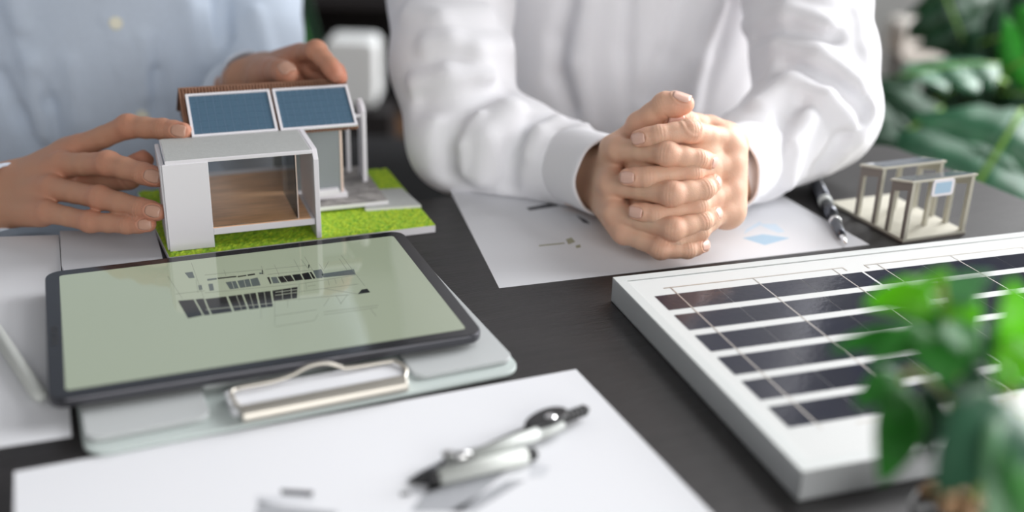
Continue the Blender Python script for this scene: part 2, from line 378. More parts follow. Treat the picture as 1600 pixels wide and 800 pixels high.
        # fit: smooth the plate to a gentle curve
        H = np.array([[(G[i][k]-c[2])@dd for k in range(9)] for i in range(9)]); Hm = np.maximum(H, H.mean()-.45*r3)
        ii, kk = np.meshgrid(np.linspace(-1, 1, 9), np.linspace(-1, 1, 9), indexing='ij')
        A = np.stack([np.ones(81), ii.ravel(), ii.ravel()**2, kk.ravel()**2], 1); co_, *_ = np.linalg.lstsq(A, Hm.ravel(), rcond=None)
        co_[3] = np.clip(co_[3], -.30*r3, -.16*r3); co_[2] = min(0, co_[2]); Hf = (A@co_).reshape(9, 9)
        off = np.percentile((H-Hf), 55)+.012
        P = []
        for i in range(9):
            tt = t0+(t1-t0)*i/8; wi = wn*(.72+.28*min(1, i/3)) if i < 6 else wn*math.sqrt(max(.05, 1-((i-5)/3.7)**2*.9))
            for k in range(9): P.append(c[2]+a*tt+sd*wi*(k/4-1)+dd*(co_@np.array([1, i/4-1, (i/4-1)**2, (k/4-1)**2*(wi/wn)**2])+off))
        nails.append((n, P, [(i*9+k, i*9+k+1, (i+1)*9+k+1, (i+1)*9+k) for i in range(8) for k in range(8)]))
        pc = np.mean(P, 0); q = V-pc; s1 = q@a; s2 = q@sd; s3 = q@dd
        e = np.sqrt((s1/((t1-t0)*.55))**2+(s2/(wn*1.02))**2); w = (s3 > -.5*r3)*(N@dd > .1)
        disp += w*(.045*np.exp(-((e-1.22)/.12)**2)-.07*np.clip((1.08-e)*6, 0, 1))
    V = V+N*disp[:, None]
    return V, Q, np.clip(rud, 0, 1), nails

def set_ruddy(o, r):
    a = o.data.attributes.new('ruddy', 'FLOAT', 'POINT'); a.data.foreach_set('value', np.asarray(r, np.float32))
def join_body(name, pieces, parent, mat):
    V = []; Q = []; R = []; n = 0
    for v, q, r in pieces: V.append(v); Q.append(q+n); R.append(r); n += len(v)
    o = mk(name, np.concatenate(V), np.concatenate(Q), mat, parent, smooth=True); set_ruddy(o, np.concatenate(R)); return o

# ------------------------------------------------------------------ the setting
tag(MB().box((-330, -60, -75), (330, 430, -73)).mk('floor', M['floorm']), kind='structure')
tag(MB().box((-330, 372, -73), (330, 378, 300)).mk('wall_back', M['wall']), kind='structure')
tag(MB().box((-276, -60, -73), (-270, 372, 300)).mk('wall_left', M['wall_light']), kind='structure')
wr_ = MB().box((265, -60, -73), (271, 90, 300)).box((265, 330, -73), (271, 372, 300)).box((265, 90, -73), (271, 330, 5)).box((265, 90, 205), (271, 330, 300))
tag(wr_.mk('wall_right', M['wall_light']), kind='structure')
wf = tag(MB().box((264, 90, 5), (270, 95, 205)).box((264, 325, 5), (270, 330, 205)).box((264, 90, 5), (270, 330, 10)).box((264, 90, 200), (270, 330, 205)).mk('window_1', M['whitebox']), kind='structure')
mk('mullion', MB().box((265, 208, 10), (269, 212, 200)).V, MB().box((0, 0, 0), (1, 1, 1)).F, M['whitebox'], wf)

# table: dark slab, its far edge runs behind the model house and the two people
TA = math.radians(24.5); tu = np.array([math.cos(TA), math.sin(TA)]); tv = np.array([-tu[1], tu[0]]); TC = np.array([37.8, 108.3])
tb = empty('table', (TC[0], TC[1], -73), TA)
tag(tb, 'large table with black-brown wood grain top under everything on it', 'table')
MB().prism(rrect(-130, -95, 0, 0, 2.5, 8), 69.5, 73).mk('tabletop', M['table'], tb, world=False, bevel=.2)
for x, y in ((-6, -15), (-124, -6), (-6, -89), (-124, -89)):
    MB().box((x-2.5, y-2.5, 0), (x+2.5, y+2.5, 69.4)).mk('leg', M['cabinet'], tb, world=False)

# ------------------------------------------------------------------ flat papers
def sheet(name, pts, z, mat, label, cat='paper', th=.02):
    o = MB().prism([(p[0], p[1]) for p in pts], z, z+th).mk(name, mat); return tag(o, label, cat)
def flat(parent, name, polys, z, mat, fn, lift=.004, joined=False):
    if not joined and len(polys) > 1:
        return [flat(parent, name, [p], z, mat, fn, lift) for p in polys]
    m = MB()
    for p in polys:
        q = [fn(*a, z) for a in p]; n = len(q)
        c = np.mean(q, 0); ar = sum(q[i][0]*q[(i+1) % n][1]-q[(i+1) % n][0]*q[i][1] for i in range(n))
        if ar < 0: q = q[::-1]
        m.add([(a[0], a[1], z+lift) for a in q], [tuple(range(n))])
    o = m.mk(name, mat, parent)
    if joined: o['kind'] = 'stuff'
    return o
a, b = onz(700, 291, .02), onz(780, 450, .02); c = onz(1352, 383, .02)
d_ = nrm((c-b)[:2]); up_ = np.array([-d_[1], d_[0]])
pm = sheet('paper_sheet', [b[:2], b[:2]+d_*30.6, b[:2]+d_*30.6+up_*20.5+d_*-1, a[:2]], .002, M['paper'],
           'white sheet with pale blue house print under the clasped hands')
flat(pm, 'blue_print', [[(1160, 372), (1192, 366), (1234, 372), (1195, 383)]], .022, M['print_blue'], onz)
flat(pm, 'pale_print', [[(1162, 366), (1190, 350), (1188, 346), (1166, 358)], [(1186, 350), (1212, 350), (1226, 362), (1216, 364), (1196, 356)]], .022, M['print_pale'], onz)
flat(pm, 'olive_print', [[(884, 374), (893, 371), (899, 378), (888, 382)], [(899, 384), (906, 382), (908, 386), (901, 388)], [(842, 383), (882, 379), (882, 381), (842, 385)]], .022, M['print_olive'], onz)
flat(pm, 'dark_print', [[(822, 325), (868, 316), (872, 322), (828, 329)], [(900, 336), (916, 344), (922, 350), (912, 348)]], .022, M['print_dark'], onz)
b = onz(900, 577, .02)[:2]; l = onz(22, 737, .02)[:2]; d_ = nrm(l-b); up_ = np.array([d_[1], -d_[0]]); up_ = up_ if up_[1] < 0 else -up_
pf = sheet('paper_sheet', [b, l, l+up_*21, b+up_*21], .002, M['paper'], 'large white sheet with grey house print lying under the drawing compass')
flat(pf, 'roof_print', [[(690, 735), (760, 722), (800, 728), (720, 800), (640, 800)], [(790, 752), (822, 750), (740, 800), (700, 800)]], .022, M['print_grey'], onz)
flat(pf, 'roof_print', [[(405, 782), (440, 790), (530, 800), (480, 845), (390, 830)]], .022, M['print_grey'], onz)
flat(pf, 'dark_print', [[(438, 764), (490, 767), (488, 776), (440, 773)]], .023, M['print_dark'], onz)
flat(pf, 'mid_print', [[(400, 774), (490, 778), (490, 784), (400, 786)], [(640, 764), (690, 752), (700, 758), (650, 776)], [(830, 722), (860, 730), (850, 745), (825, 748)]], .022, M['print_mid'], onz)
flat(pf, 'small_print', [[(624, 770), (640, 768), (640, 774), (626, 776)], [(766, 730), (780, 727), (778, 738), (768, 738)]], .023, M['print_dark'], onz)
L = [onz(*p, .02)[:2] for p in ((112, 682), (92, 367), (-60, 372), (-60, 708))]
sheet('paper_sheet', L, .002, M['paper'], 'white sheet at the left edge under the white stylus')
L = [onz(*p, .1)[:2] for p in ((94, 366), (97, 420), (120, 470), (262, 440), (252, 398), (243, 366))]
sheet('notebook', L, .03, M['paper_grey'], 'thin pale grey notebook between the left hand and the tablet', 'notebook', .35)

# ------------------------------------------------------------------ clipboard with tablet on it
CB = math.radians(24.9); cb = empty('clipboard', (*onz(818, 578, .3)[:2], .03), CB)
tag(cb, 'pale grey clipboard with a metal clip, lying beneath the tablet', 'clipboard')
BW = 24.6
MB().prism(rrect(-BW, 0, 0, 20, 1.3), 0, .28).mk('board', M['board_edge'], cb, world=False, bevel=.06)
# cover sheet with a notch for the clip
rn = lambda x0, y0, x1, y1, r: rrect(x0, y0, x1, y1, r)
MB().prism(rrect(-BW+.15, 1.0, -18.1, 19.8, .7), .3, .62).mk('cover_sheet', M['board'], cb, world=False, bevel=.05)
MB().prism(rrect(-6.4, 1.0, -.15, 19.8, .7), .3, .62).mk('cover_sheet', M['board'], cb, world=False, bevel=.05)
MB().prism(rrect(-18.0, 4.5, -6.5, 19.8, .3), .3, .62).mk('cover_sheet', M['board'], cb, world=False)
MB().prism(rrect(-17.0, .9, -6.9, 3.0, .3), .3, .80).mk('paper_pad', M['paper'], cb, world=False)
# metal clip: folded bar, side wires and raised lever loop
cl = MB(); prof = [(.0, .34), (-.08, .55), (.0, .85), (.25, 1.08), (.55, 1.12), (.85, 1.0), (.95, .84), (.8, .4)]
cl.prism(prof, -16.6, -7.2, ax=0); clip = cl.mk('clip_bar', M['nickel'], cb, world=False, bevel=.08)
wpts = [(-16.4, .7, .7), (-16.7, 1.2, .95), (-16.75, 2.2, 1.1), (-16.2, 2.55, 1.1), (-14.3, 2.6, 1.1), (-13.2, 2.75, 1.2), (-12.2, 2.95, 1.45), (-11.2, 2.95, 1.45), (-10.5, 2.8, 1.2), (-10.0, 2.65, 1.05), (-7.6, 2.6, 1.0), (-7.1, 2.4, 1.0), (-6.85, 1.5, .9), (-7.3, .7, .7)]
old_ = [(-16.4, .7, .8), (-16.75, 1.2, 1.1), (-16.8, 2.3, 1.35), (-16.3, 2.9, 1.35), (-14.3, 3.05, 1.2), (-13.2, 3.35, 1.5), (-12.2, 3.7, 1.95), (-11.2, 3.7, 1.95), (-10.5, 3.4, 1.5), (-10.0, 3.1, 1.25), (-7.6, 3.0, 1.25), (-7.0, 2.7, 1.2), (-6.85, 1.5, 1.05), (-7.3, .7, .8)]
def smoothpath(P, n=6):
    P = [np.array(p, float) for p in P]; out = []
    for i in range(len(P)-1):
        p0 = P[max(i-1, 0)]; p1 = P[i]; p2 = P[i+1]; p3 = P[min(i+2, len(P)-1)]
        for k in range(n):
            t = k/n; out.append(.5*((2*p1)+(-p0+p2)*t+(2*p0-5*p1+4*p2-p3)*t*t+(-p0+3*p1-3*p2+p3)*t**3))
    return out+[P[-1]]
MB().tube(smoothpath(wpts), .13, 10).mk('clip_wire', M['nickel'], cb, world=False, smooth=True)

TAB = .391658492; tc = (-16.3573584, 63.3381495)
tab = empty('tablet', (*tc, .98), TAB); tag(tab, 'tablet with dark bezel showing a building sketch on pale green', 'tablet')
MB().prism(rrect(-12.38, -8.92, 12.38, 8.92, 1.0, 10), 0, .56).mk('tablet_body', M['tab_body'], tab, world=False, bevel=.09)
MB().prism(rrect(-12.32, -8.86, 12.32, 8.86, .98, 10), .56, .60).mk('bezel_glass', M['tab_glass'], tab, world=False)
scn = MB().prism(rrect(-11.48, -8.02, 11.48, 8.02, .25, 4), .60, .612).mk('screen', M['screen'], tab, world=False)
MB().prism(rrect(-12.12, -2.3, -11.72, .3, .12, 4), .60, .612).mk('camera_window', M['black_plastic'], tab, world=False)
MB().tube([(-11.95, -.9, .61), (-11.95, -.9, .63)], .12, 12).mk('front_camera', M['tab_glass'], tab, world=False)
SZ = .98+.614
def sq(pts, k, o): return [(o[0]+p[0]/k, o[1]+p[1]/k) for p in pts]
K, O = 5.714, (320, 400)     # sketch traced on a crop of the screen
dark = [[(-240, 400), (-100, 388), (-20, 530), (-150, 556)], [(-85, 387), (-12, 380), (48, 524), (-5, 530)], [(110, 195), (280, 178), (285, 188), (120, 206)], [(292, 180), (370, 168), (374, 178), (296, 190)], [(380, 166), (445, 156), (452, 168), (386, 178)],
        [(555, 190), (575, 187), (596, 246), (584, 252)], [(650, 186), (765, 170), (800, 222), (684, 240)],
        [(780, 168), (850, 160), (880, 212), (808, 222)], [(862, 158), (925, 146), (958, 205), (892, 214)], [(935, 144), (952, 142), (990, 200), (968, 204)],
        [(5, 384), (190, 362), (245, 498), (65, 522), (30, 450)], [(208, 360), (330, 344), (380, 476), (264, 494)], [(345, 342), (455, 328), (486, 466), (396, 478)],
        [(470, 326), (585, 312), (608, 452), (500, 464)], [(603, 310), (828, 276), (824, 376), (614, 402)], [(1365, 342), (1400, 300), (1450, 292), (1478, 325)],
        [(925, 75), (935, 82), (932, 108), (924, 104)], [(508, 126), (516, 126), (522, 162), (512, 162)]]
grey = [[(185, 235), (275, 222), (305, 288), (225, 298)], [(290, 222), (395, 204), (418, 272), (316, 286)], [(405, 206), (470, 192), (500, 262), (425, 272)],
        [(590, 190), (640, 186), (668, 240), (610, 246)], [(965, 130), (1040, 118), (1060, 160), (1050, 196), (998, 200)], [(1040, 160), (1330, 118), (1350, 165), (1060, 192)],
        [(20, 205), (105, 196), (110, 210), (24, 222)], [(484, 150), (508, 148), (512, 160), (490, 164)], [(30, 250), (70, 246), (84, 306), (44, 312)], [(-60, 262), (-30, 258), (-20, 300), (-50, 306)], [(-180, 150), (-110, 140), (-90, 195), (-140, 200)]]
flat(tab, 'sketch_windows', [sq(p, K, O) for p in dark], SZ, M['ink'], onz)
flat(tab, 'sketch_shades', [sq(p, K, O) for p in grey], SZ, M['ink_grey'], onz, .003)
def strokes(L, w, z):
    out = []
    for x0, y0, x1, y1 in L:
        dx, dy = x1-x0, y1-y0; n_ = math.hypot(dx, dy); nx, ny = -dy/n_*w, dx/n_*w
        out.append([(x0-nx, y0-ny), (x1-nx, y1-ny), (x1+nx, y1+ny), (x0+nx, y0+ny)])
    return out
thin = [(170, 125, 190, 180), (505, 90, 530, 165), (620, 80, 665, 170), (795, 30, 845, 125), (860, 30, 930, 120), (890, 5, 970, 140), (1200, 25, 1270, 125), (1220, -5, 1430, 270),
        (1105, 50, 1065, 120), (1020, 70, 1060, 130), (0, 170, 520, 120), (540, 120, 900, 85), (560, 165, 960, 125), (0, 330, 830, 250), (840, 250, 1350, 170), (840, 320, 1370, 250),
        (620, 405, 1290, 345), (620, 535, 1000, 480), (630, 630, 980, 575), (980, 575, 1010, 520), (1060, 500, 1550, 440), (1060, 525, 1540, 460), (625, 400, 625, 625), (500, 465, 500, 560),
        (1110, 375, 1060, 450), (1170, 350, 1220, 430), (1270, 350, 1210, 430), (1480, 470, 1530, 540), (840, 250, 840, 400), (900, 240, 910, 300), (740, 380, 740, 460), (1060, 290, 1370, 340),
        (-80, 210, -60, 330), (0, 400, -120, 60), (-200, 380, -330, 180), (-260, 340, 0, 310), (920, 270, 990, 260), (1100, 215, 1110, 260), (1160, 205, 1175, 250), (1220, 195, 1240, 245)]
flat(tab, 'sketch_lines', strokes([[O[0]+a/K, O[1]+b/K, O[0]+c_/K, O[1]+d_/K] for a, b, c_, d_ in thin], .32, SZ), SZ, M['ink_thin'], onz, .005, True)
lite = [(10, 480, 608, 422), (630, 325, 826, 300), (628, 352, 824, 325), (690, 305, 696, 390), (770, 285, 775, 382), (280, 350, 330, 480), (400, 335, 440, 470), (530, 320, 552, 460), (240, 230, 262, 292), (350, 215, 368, 280), (700, 180, 740, 232), (480, 205, 500, 262)]
flat(tab, 'sketch_highlights', strokes([[O[0]+a/K, O[1]+b/K, O[0]+c_/K, O[1]+d_/K] for a, b, c_, d_ in lite], .45, SZ), SZ, M['ink_mid'], onz, .006, True)
wd = [(505, 170, 560, 258), (540, 168, 580, 250), (0, 300, 510, 262), (-120, 345, 830, 262)]

st = empty('stylus', (*onz(45, 590, .4)[:2], .02)); tag(st, 'white stylus with a rounded end beside the left edge of the tablet', 'stylus')
a, b = onz(62, 618, .45), onz(-60, 440, .45); v = nrm(b-a)
MB().tube([a-v*.35, a-v*.2, a, a+v*.3, b], [.1, .3, .4, .44, .44], 16).mk('barrel', M['white_plastic'], st, smooth=True)
MB().tube([b, b+v*.2, b+v*1.6, b+v*2.0], [.44, .42, .2, .08], 16).mk('tip', M['white_plastic'], st, smooth=True)

# ------------------------------------------------------------------ drawing compass and pencil
cp = empty('drawing_compass', (*onz(850, 665, 0)[:2], .025)); tag(cp, 'silver drawing compass with black joint lying on the front sheet', 'drawing compass')
j = onz(853, 656, .75)
a, b = onz(876, 655, .7), onz(918, 639, .5); v = nrm(b-a)
hp = MB(); n_ = 13; pts = [a+v*np.linalg.norm(b-a)*i/n_ for i in range(n_+1)]; hp.tube(pts, [.34 if i % 2 else .27 for i in range(n_)]+[.16], 14)
hp.mk('handle', M['black_plastic'], cp, smooth=False)
jv = nrm(onz(885, 644, .7)-onz(828, 668, .7)); jn = np.array([-jv[1], jv[0], 0])
ell = [j[:2]+jv[:2]*1.45*math.cos(t)+jn[:2]*(.72+.12*math.cos(t))*math.sin(t) for t in np.linspace(0, 2*math.pi, 28, endpoint=False)]
MB().prism(ell, .35, 1.0).mk('joint', M['black_plastic'], cp, bevel=.12)
sc_ = onz(860, 652, 1.0)
screw = MB().tube([sc_+[0, 0, -.05], sc_+[0, 0, .06], sc_+[0, 0, .12]], [.3, .3, .22], 18).mk('hinge_screw', M['chrome'], cp)
a, b = onz(878, 664, .55), onz(838, 680, .55); MB().tube(smoothpath([a, (a+b)/2-jn*.12, b]), [.26]*13, 12).mk('yoke', M['satin'], cp, smooth=True)
a, b = onz(840, 678, .55), onz(738, 713, .6); MB().tube([a, b], .37, 14).mk('leg', M['satin'], cp, smooth=True)
a, b = onz(742, 711, .6), onz(700, 716, .6); MB().tube([a, (a+b)/2, b], [.34, .3, .34], 14).mk('leg_socket', M['chrome'], cp, smooth=True)
c_ = onz(700, 716, .65); MB().tube([c_-[0, 0, .35], c_+[0, 0, .3]], .34, 18).mk('needle_nut', M['chrome'], cp)
a, b = onz(700, 719, .5), onz(636, 752, .12); MB().tube([a, a*.3+b*.7, b], [.16, .12, .03], 10).mk('needle', M['gunmetal'], cp, smooth=True)
a, b = onz(846, 668, .5), onz(770, 700, .45); MB().tube([a-jn*-.3, b-jn*-.3], [.2, .14], 10).mk('leg', M['black_plastic'], cp, smooth=True)
pc = empty('mechanical_pencil', (*onz(750, 730, 0)[:2], .025)); tag(pc, 'short white pencil with black tip and end cap touching the compass', 'pencil')
a, b = onz(686, 745, .42), onz(822, 712, .42); v = nrm(b-a)
MB().tube([a, b], .44, 18).mk('barrel', M['white_plastic'], pc, smooth=True)
t_ = onz(640, 753, .1); MB().tube([a-v*.02, a*.7+t_*.3, t_], [.44, .36, .05], 16).mk('cone_tip', M['black_plastic'], pc, smooth=True)
MB().tube([b, b+v*.5, b+v*.62], [.34, .34, .22], 16).mk('end_cap', M['black_plastic'], pc, smooth=True)

# fountain pen by the right sleeve
fp = empty('fountain_pen', (*onz(1297, 340, 0)[:2], .02)); tag(fp, 'dark fountain pen with silver nib pointing at the solar panel', 'pen')
b = onz(1322, 381, .35); a = onz(1268, 272, .65); v = nrm(a-b)
q = lambda t: b+v*t
MB().tube([q(1.6), q(2.4), q(4.4), q(5.6)], [.30, .38, .46, .46], 18).mk('grip', M['gunmetal'], fp, smooth=True)
MB().tube([q(4.3), q(4.4), q(4.7), q(4.8)], [.46, .52, .52, .46], 18).mk('ring', M['chrome'], fp, smooth=True)
MB().tube([q(5.6), q(8.6)], [.5, .52], 18).mk('barrel', M['gunmetal'], fp, smooth=True)
MB().tube([q(8.5), q(8.6), q(9.4), q(9.5)], [.5, .58, .58, .5], 18).mk('ring', M['satin'], fp, smooth=True)
MB().tube([q(9.4), q(15.0), q(15.4)], [.55, .55, .35], 18).mk('cap', M['gunmetal'], fp, smooth=True)
nb = MB(); sd = nrm(np.cross(v, [0, 0, 1]))
P_ = []
for t, w in ((0, .03), (.6, .2), (1.2, .3), (1.8, .28)):
    for k in range(7):
        an = math.pi*(k/6-.5)*1.1; P_.append(q(t)+sd*w*math.sin(an)+np.array([0, 0, 1])*(w*math.cos(an)*.8))
nb.add(P_, [(i*7+k, i*7+k+1, (i+1)*7+k+1, (i+1)*7+k) for i in range(3) for k in range(6)]).mk('nib', M['chrome'], fp, smooth=True, solid=.05)

# ------------------------------------------------------------------ model house
HA = math.radians(21); hs = empty('model_house', (-24.93, 73.5, .02), HA)
tag(hs, 'white model house with corrugated roof, two solar panels and green lawn', 'model house')
def hb(name, a, b, m, bv=.03, parent=None): return MB().box(a, b).mk(name, M[m], parent or hs, world=False, bevel=bv)
base = [(-.1, -1.35), (19.95, -.7), (19.8, 13.8), (-1.5, 13.4)]
MB().prism(base, 0, .58).mk('base_board', M['white_card'], hs, world=False, bevel=.03)
nx, ny = 120, 84; gv = []; gf = []
for jy in range(ny+1):
    for ix in range(nx+1):
        s_, t_ = ix/nx, jy/ny; p = (np.array(base[0])*(1-s_)+np.array(base[1])*s_)*(1-t_)+(np.array(base[3])*(1-s_)+np.array(base[2])*s_)*t_
        e_ = ix in (0, nx) or jy in (0, ny); gv.append((p[0], p[1], .59 if e_ else .64+random.random()*.12))
for jy in range(ny):
    for ix in range(nx): k_ = jy*(nx+1)+ix; gf.append((k_, k_+1, k_+nx+2, k_+nx+1))
mk('lawn', gv, gf, M['grass'], hs, world=False)
hb('front_panel', (.03, -.65, .72), (3.17, -.38, 7.24), 'white_card')
hb('side_panel', (-.1, -.3, .72), (.2, 5.0, 7.15), 'white_card')
hb('roof_slab', (.25, -.55, 7.2), (10.58, 5.0, 7.47), 'white_card')
hb('roof_sheet', (.33, -.45, 7.472), (10.5, 4.95, 7.5), 'grey_card', 0)
MB().prism([(-.95, .66), (5.0, .66), (5.0, 7.5), (-.35, 7.5), (-.95, 6.85)], 10.6, 10.97, ax=0).mk('end_wall', M['white_card'], hs, world=False, bevel=.03)
hb('plinth', (.4, 2.0, .66), (10.4, 12.6, 1.64), 'white_card')
hb('floor_slab', (3.19, -.6, 1.66), (10.58, 5.2, 2.14), 'white_card')
hb('floor_slab', (.22, 5.2, 1.66), (13.7, 12.4, 2.14), 'white_card')
hb('wood_floor', (.3, -.5, 2.142), (10.3, 11.2, 2.19), 'woodfloor', 0)
hb('front_window', (3.2, -.42, 2.2), (9.35, -.34, 7.18), 'glass', 0)
hb('side_window', (9.3, -.3, 2.2), (9.38, 5.8, 7.18), 'glass', 0)
hb('window_edge', (9.36, -.44, 2.2), (9.43, -.32, 7.18), 'copper', 0)
hb('house_slab', (10.98, 5.5, 1.32), (14.4, 12.9, 1.72), 'white_card')
hb('grey_wall', (9.4, 5.85, 1.72), (13.95, 6.15, 7.1), 'grey_wall')
hb('side_wall', (13.75, 6.16, 1.72), (14.1, 12.7, 7.1), 'grey_wall')
hb('wall_edge', (13.96, 5.83, 1.72), (14.16, 6.12, 7.0), 'copper', .02)
hb('back_wall', (9.6, 12.4, 1.72), (13.74, 12.7, 7.1), 'grey_wall')
hb('post', (2.9, 12.0, 2.15), (3.25, 12.35, 7.1), 'white_card')
hb('ceiling_sheet', (2.4, 5.1, 7.12), (14.4, 12.7, 7.25), 'grey_wall', 0)
hb('terrace', (10.98, 4.0, .92), (17.4, 13.2, 1.24), 'white_card')
hb('terrace_paving', (11.0, 4.05, 1.242), (17.35, 13.15, 1.30), 'concrete', 0)
MB().prism([(15.4, 3.55), (19.9, 3.15), (19.5, 7.5), (17.45, 7.7), (17.45, 3.95), (15.4, 3.95)], .68, .88).mk('step_slab', M['white_card'], hs, world=False, bevel=.02)
MB().prism([(15.45, 3.6), (19.85, 3.2), (19.45, 7.45), (17.45, 7.65), (17.45, 3.95), (15.45, 3.95)], .88, .96).mk('step_paving', M['grey_card'], hs, world=False)
hb('post', (15.75, 11.7, 1.3), (16.1, 12.05, 7.6), 'white_card')
MB().prism([(8.85, 1.3), (10.6, 1.3), (10.6, 8.0), (10.3, 8.15), (9.4, 7.9), (8.85, 7.45)], 16.5, 16.85, ax=0).mk('fin_wall', M['white_card'], hs, world=False, bevel=.03)
hb('beam', (15.2, 9.0, 6.9), (16.48, 9.3, 7.15), 'white_card')
# corrugated roof, front and back pitch
RS = (9.75-7.35)/(8.55-5.0)
def corr(v0, z0, v1, z1, name):
    u_ = np.arange(2.2, 15.35, .03); P = []; n = len(u_); L_ = math.hypot(v1-v0, z1-z0); nv, nz = -(z1-z0)/L_, (v1-v0)/L_
    if nz < 0: nv, nz = -nv, -nz
    for t in (0, 1):
        for sd_ in (0, 1):
            for x in u_:
                o_ = .075*math.sin(2*math.pi*x/.245)+(.0 if sd_ == 0 else .12); P.append((x, v0+(v1-v0)*t+nv*o_, z0+(z1-z0)*t+nz*o_))
    F_ = []
    for i in range(n-1): F_ += [(n+i, n+i+1, 3*n+i+1, 3*n+i), (i+1, i, 2*n+i, 2*n+i+1), (i, i+1, n+i+1, n+i), (2*n+i+1, 2*n+i, 3*n+i, 3*n+i+1)]
    F_ += [(0, n, 3*n, 2*n), (2*n-1, n-1, 3*n-1, 4*n-1)]
    return mk(name, P, F_, M['brown_card'], hs, world=False)
corr(5.0, 7.14, 9.3, 10.02, 'corrugated_roof'); corr(9.3, 10.02, 13.5, 7.2, 'corrugated_roof')
MB().tube([(2.2, 9.3, 10.1), (15.3, 9.3, 10.1)], .1, 8).mk('ridge_strip', M['brown_card'], hs, world=False)
for u_ in (2.45, 14.6): MB().prism([(5.4, 7.26), (13.2, 7.26), (9.3, 9.85)], u_, u_+.25, ax=0).mk('gable', M['white_card'] if u_ > 5 else M['brown_card'], hs, world=False)
# solar panels: frame with blue cells, on the front pitch
sl = np.array([0, 3.6, 2.42]); sl = sl/np.linalg.norm(sl); sn = np.array([0, -sl[2], sl[1]]); SB = np.array([0, 4.88, 7.28])
cellmesh = {}
for u0, u1 in ((2.62, 9.02), (9.22, 15.22)):
    def P3(x, y, z): return SB+sl*y+sn*z+np.array([x, 0, 0])
    LS = 4.25; fw = .2
    def sb(x0, x1, y0, y1, z0, z1):
        m = MB().box((x0, y0, z0), (x1, y1, z1)); m.V = [tuple(P3(*p)) for p in m.V]; return m
    m = MB()
    for q_ in ((u0, u1, 0, fw), (u0, u1, LS-fw, LS), (u0, u0+fw, fw, LS-fw), (u1-fw, u1, fw, LS-fw)): t_ = sb(*q_, .16, .38); m.add(t_.V, t_.F)
    m.mk('panel_frame', M['white_card'], hs, world=False, bevel=.02)
    ml = sb(u0+.1, u1-.1, .1, LS-.1, .17, .26); pp = ml.mk('panel_backing', M['cell_line'], hs, world=False)
    cw, ch = (u1-u0-2*fw)/10, (LS-2*fw)/6; me = None
    for i in range(10):
        for k_ in range(6):
            x0 = u0+fw+cw*i; y0 = fw+ch*k_
            if me is None:
                t_ = sb(u0+fw+.022, u0+fw+cw-.022, fw+.016, fw+ch-.016, .255, .285)
                c0 = t_.mk('cell', M['cell_blue'], pp, world=False); me = c0.data
            else:
                c0 = bpy.data.objects.new('cell', me); COL.objects.link(c0); c0.parent = pp
                off_ = np.array([x0-u0-fw, 0, 0])+sl*(y0-fw); c0.location = off_/100

# ------------------------------------------------------------------ solar panel on the table
PA = math.radians(18.5); sp = empty('solar_panel', (6.87, 68.30, .02), PA)
tag(sp, 'large framed solar panel with dark cells on the right of the table', 'solar panel')
PW, PH, PZ = 35.7, 24.0, 1.78
m = MB()
for q_ in ((0, PW, -.12, 0), (0, PW, -PH, -PH+.12), (0, .12, -PH, 0), (PW-.12, PW, -PH, 0)): m.box((q_[0], q_[2], 0), (q_[1], q_[3], PZ-.06))
for q_ in ((0, PW, -.5, 0), (0, PW, -PH, -PH+.5), (0, .5, -PH, 0), (PW-.5, PW, -PH, 0)): m.box((q_[0], q_[2], 0), (q_[1], q_[3], .14))
m.mk('frame', M['alu'], sp, world=False, bevel=.03)
m = MB()
for q_ in ((0, PW, -.75, 0), (0, PW, -PH, -PH+.75), (0, .75, -PH+.75, -.75), (PW-.75, PW, -PH+.75, -.75)): m.box((q_[0], q_[2], PZ-.07), (q_[1], q_[3], PZ))
m.mk('frame_lip', M['lip'], sp, world=False, bevel=.02)
MB().box((.12, -PH+.12, PZ-.45), (PW-.12, -.12, PZ-.08)).mk('backsheet', M['backsheet'], sp, world=False)
cz0, cz1 = PZ-.079, PZ-.066; meshes = {}
cols = [(1.57, 3.16), (3.25, 6.24), (6.28, 9.37), (9.46, 12.53), (12.57, 15.66), (15.75, 17.42), (17.63, 19.30), (19.39, 22.42), (22.46, 25.55), (25.64, 28.71), (28.75, 31.84), (31.93, 33.5)]
rows = [(-3.42-2.915*i-2.17, -3.42-2.915*i) for i in range(6)]
for (y0, y1) in rows:
    for (x0, x1) in cols:
        k_ = round(x1-x0, 2)
        if k_ not in meshes:
            o = MB().box((x0, y0, cz0), (x1, y1, cz1)).mk('cell', M['pcell'], sp, world=False); meshes[k_] = (o.data, x0, y0)
        else:
            me, X0, Y0 = meshes[k_]; o = bpy.data.objects.new('cell', me); COL.objects.link(o); o.parent = sp; o.location = ((x0-X0)/100, (y0-Y0)/100, 0)
for x in (3.205, 9.415, 15.705, 19.345, 25.595, 31.885):
    MB().box((x-.045, rows[-1][0]-.55, cz1-.004), (x+.045, -2.35, cz1+.003)).mk('ribbon', M['ribbon'], sp, world=False)
for x0, x1 in ((2.7, 16.6), (18.3, 32.6)):
    MB().box((x0, -2.47, cz1-.012), (x1, -2.35, cz1)).box((x1-.12 if x0 < 9 else x0, -2.95, cz1-.012), (x1 if x0 < 9 else x0+.12, -2.47, cz1)).mk('bus_wire', M['ribbon'], sp, world=False)
    MB().box((x0+2.6, rows[-1][0]-.62, cz1-.012), (x1, rows[-1][0]-.5, cz1)).mk('bus_wire', M['ribbon'], sp, world=False)

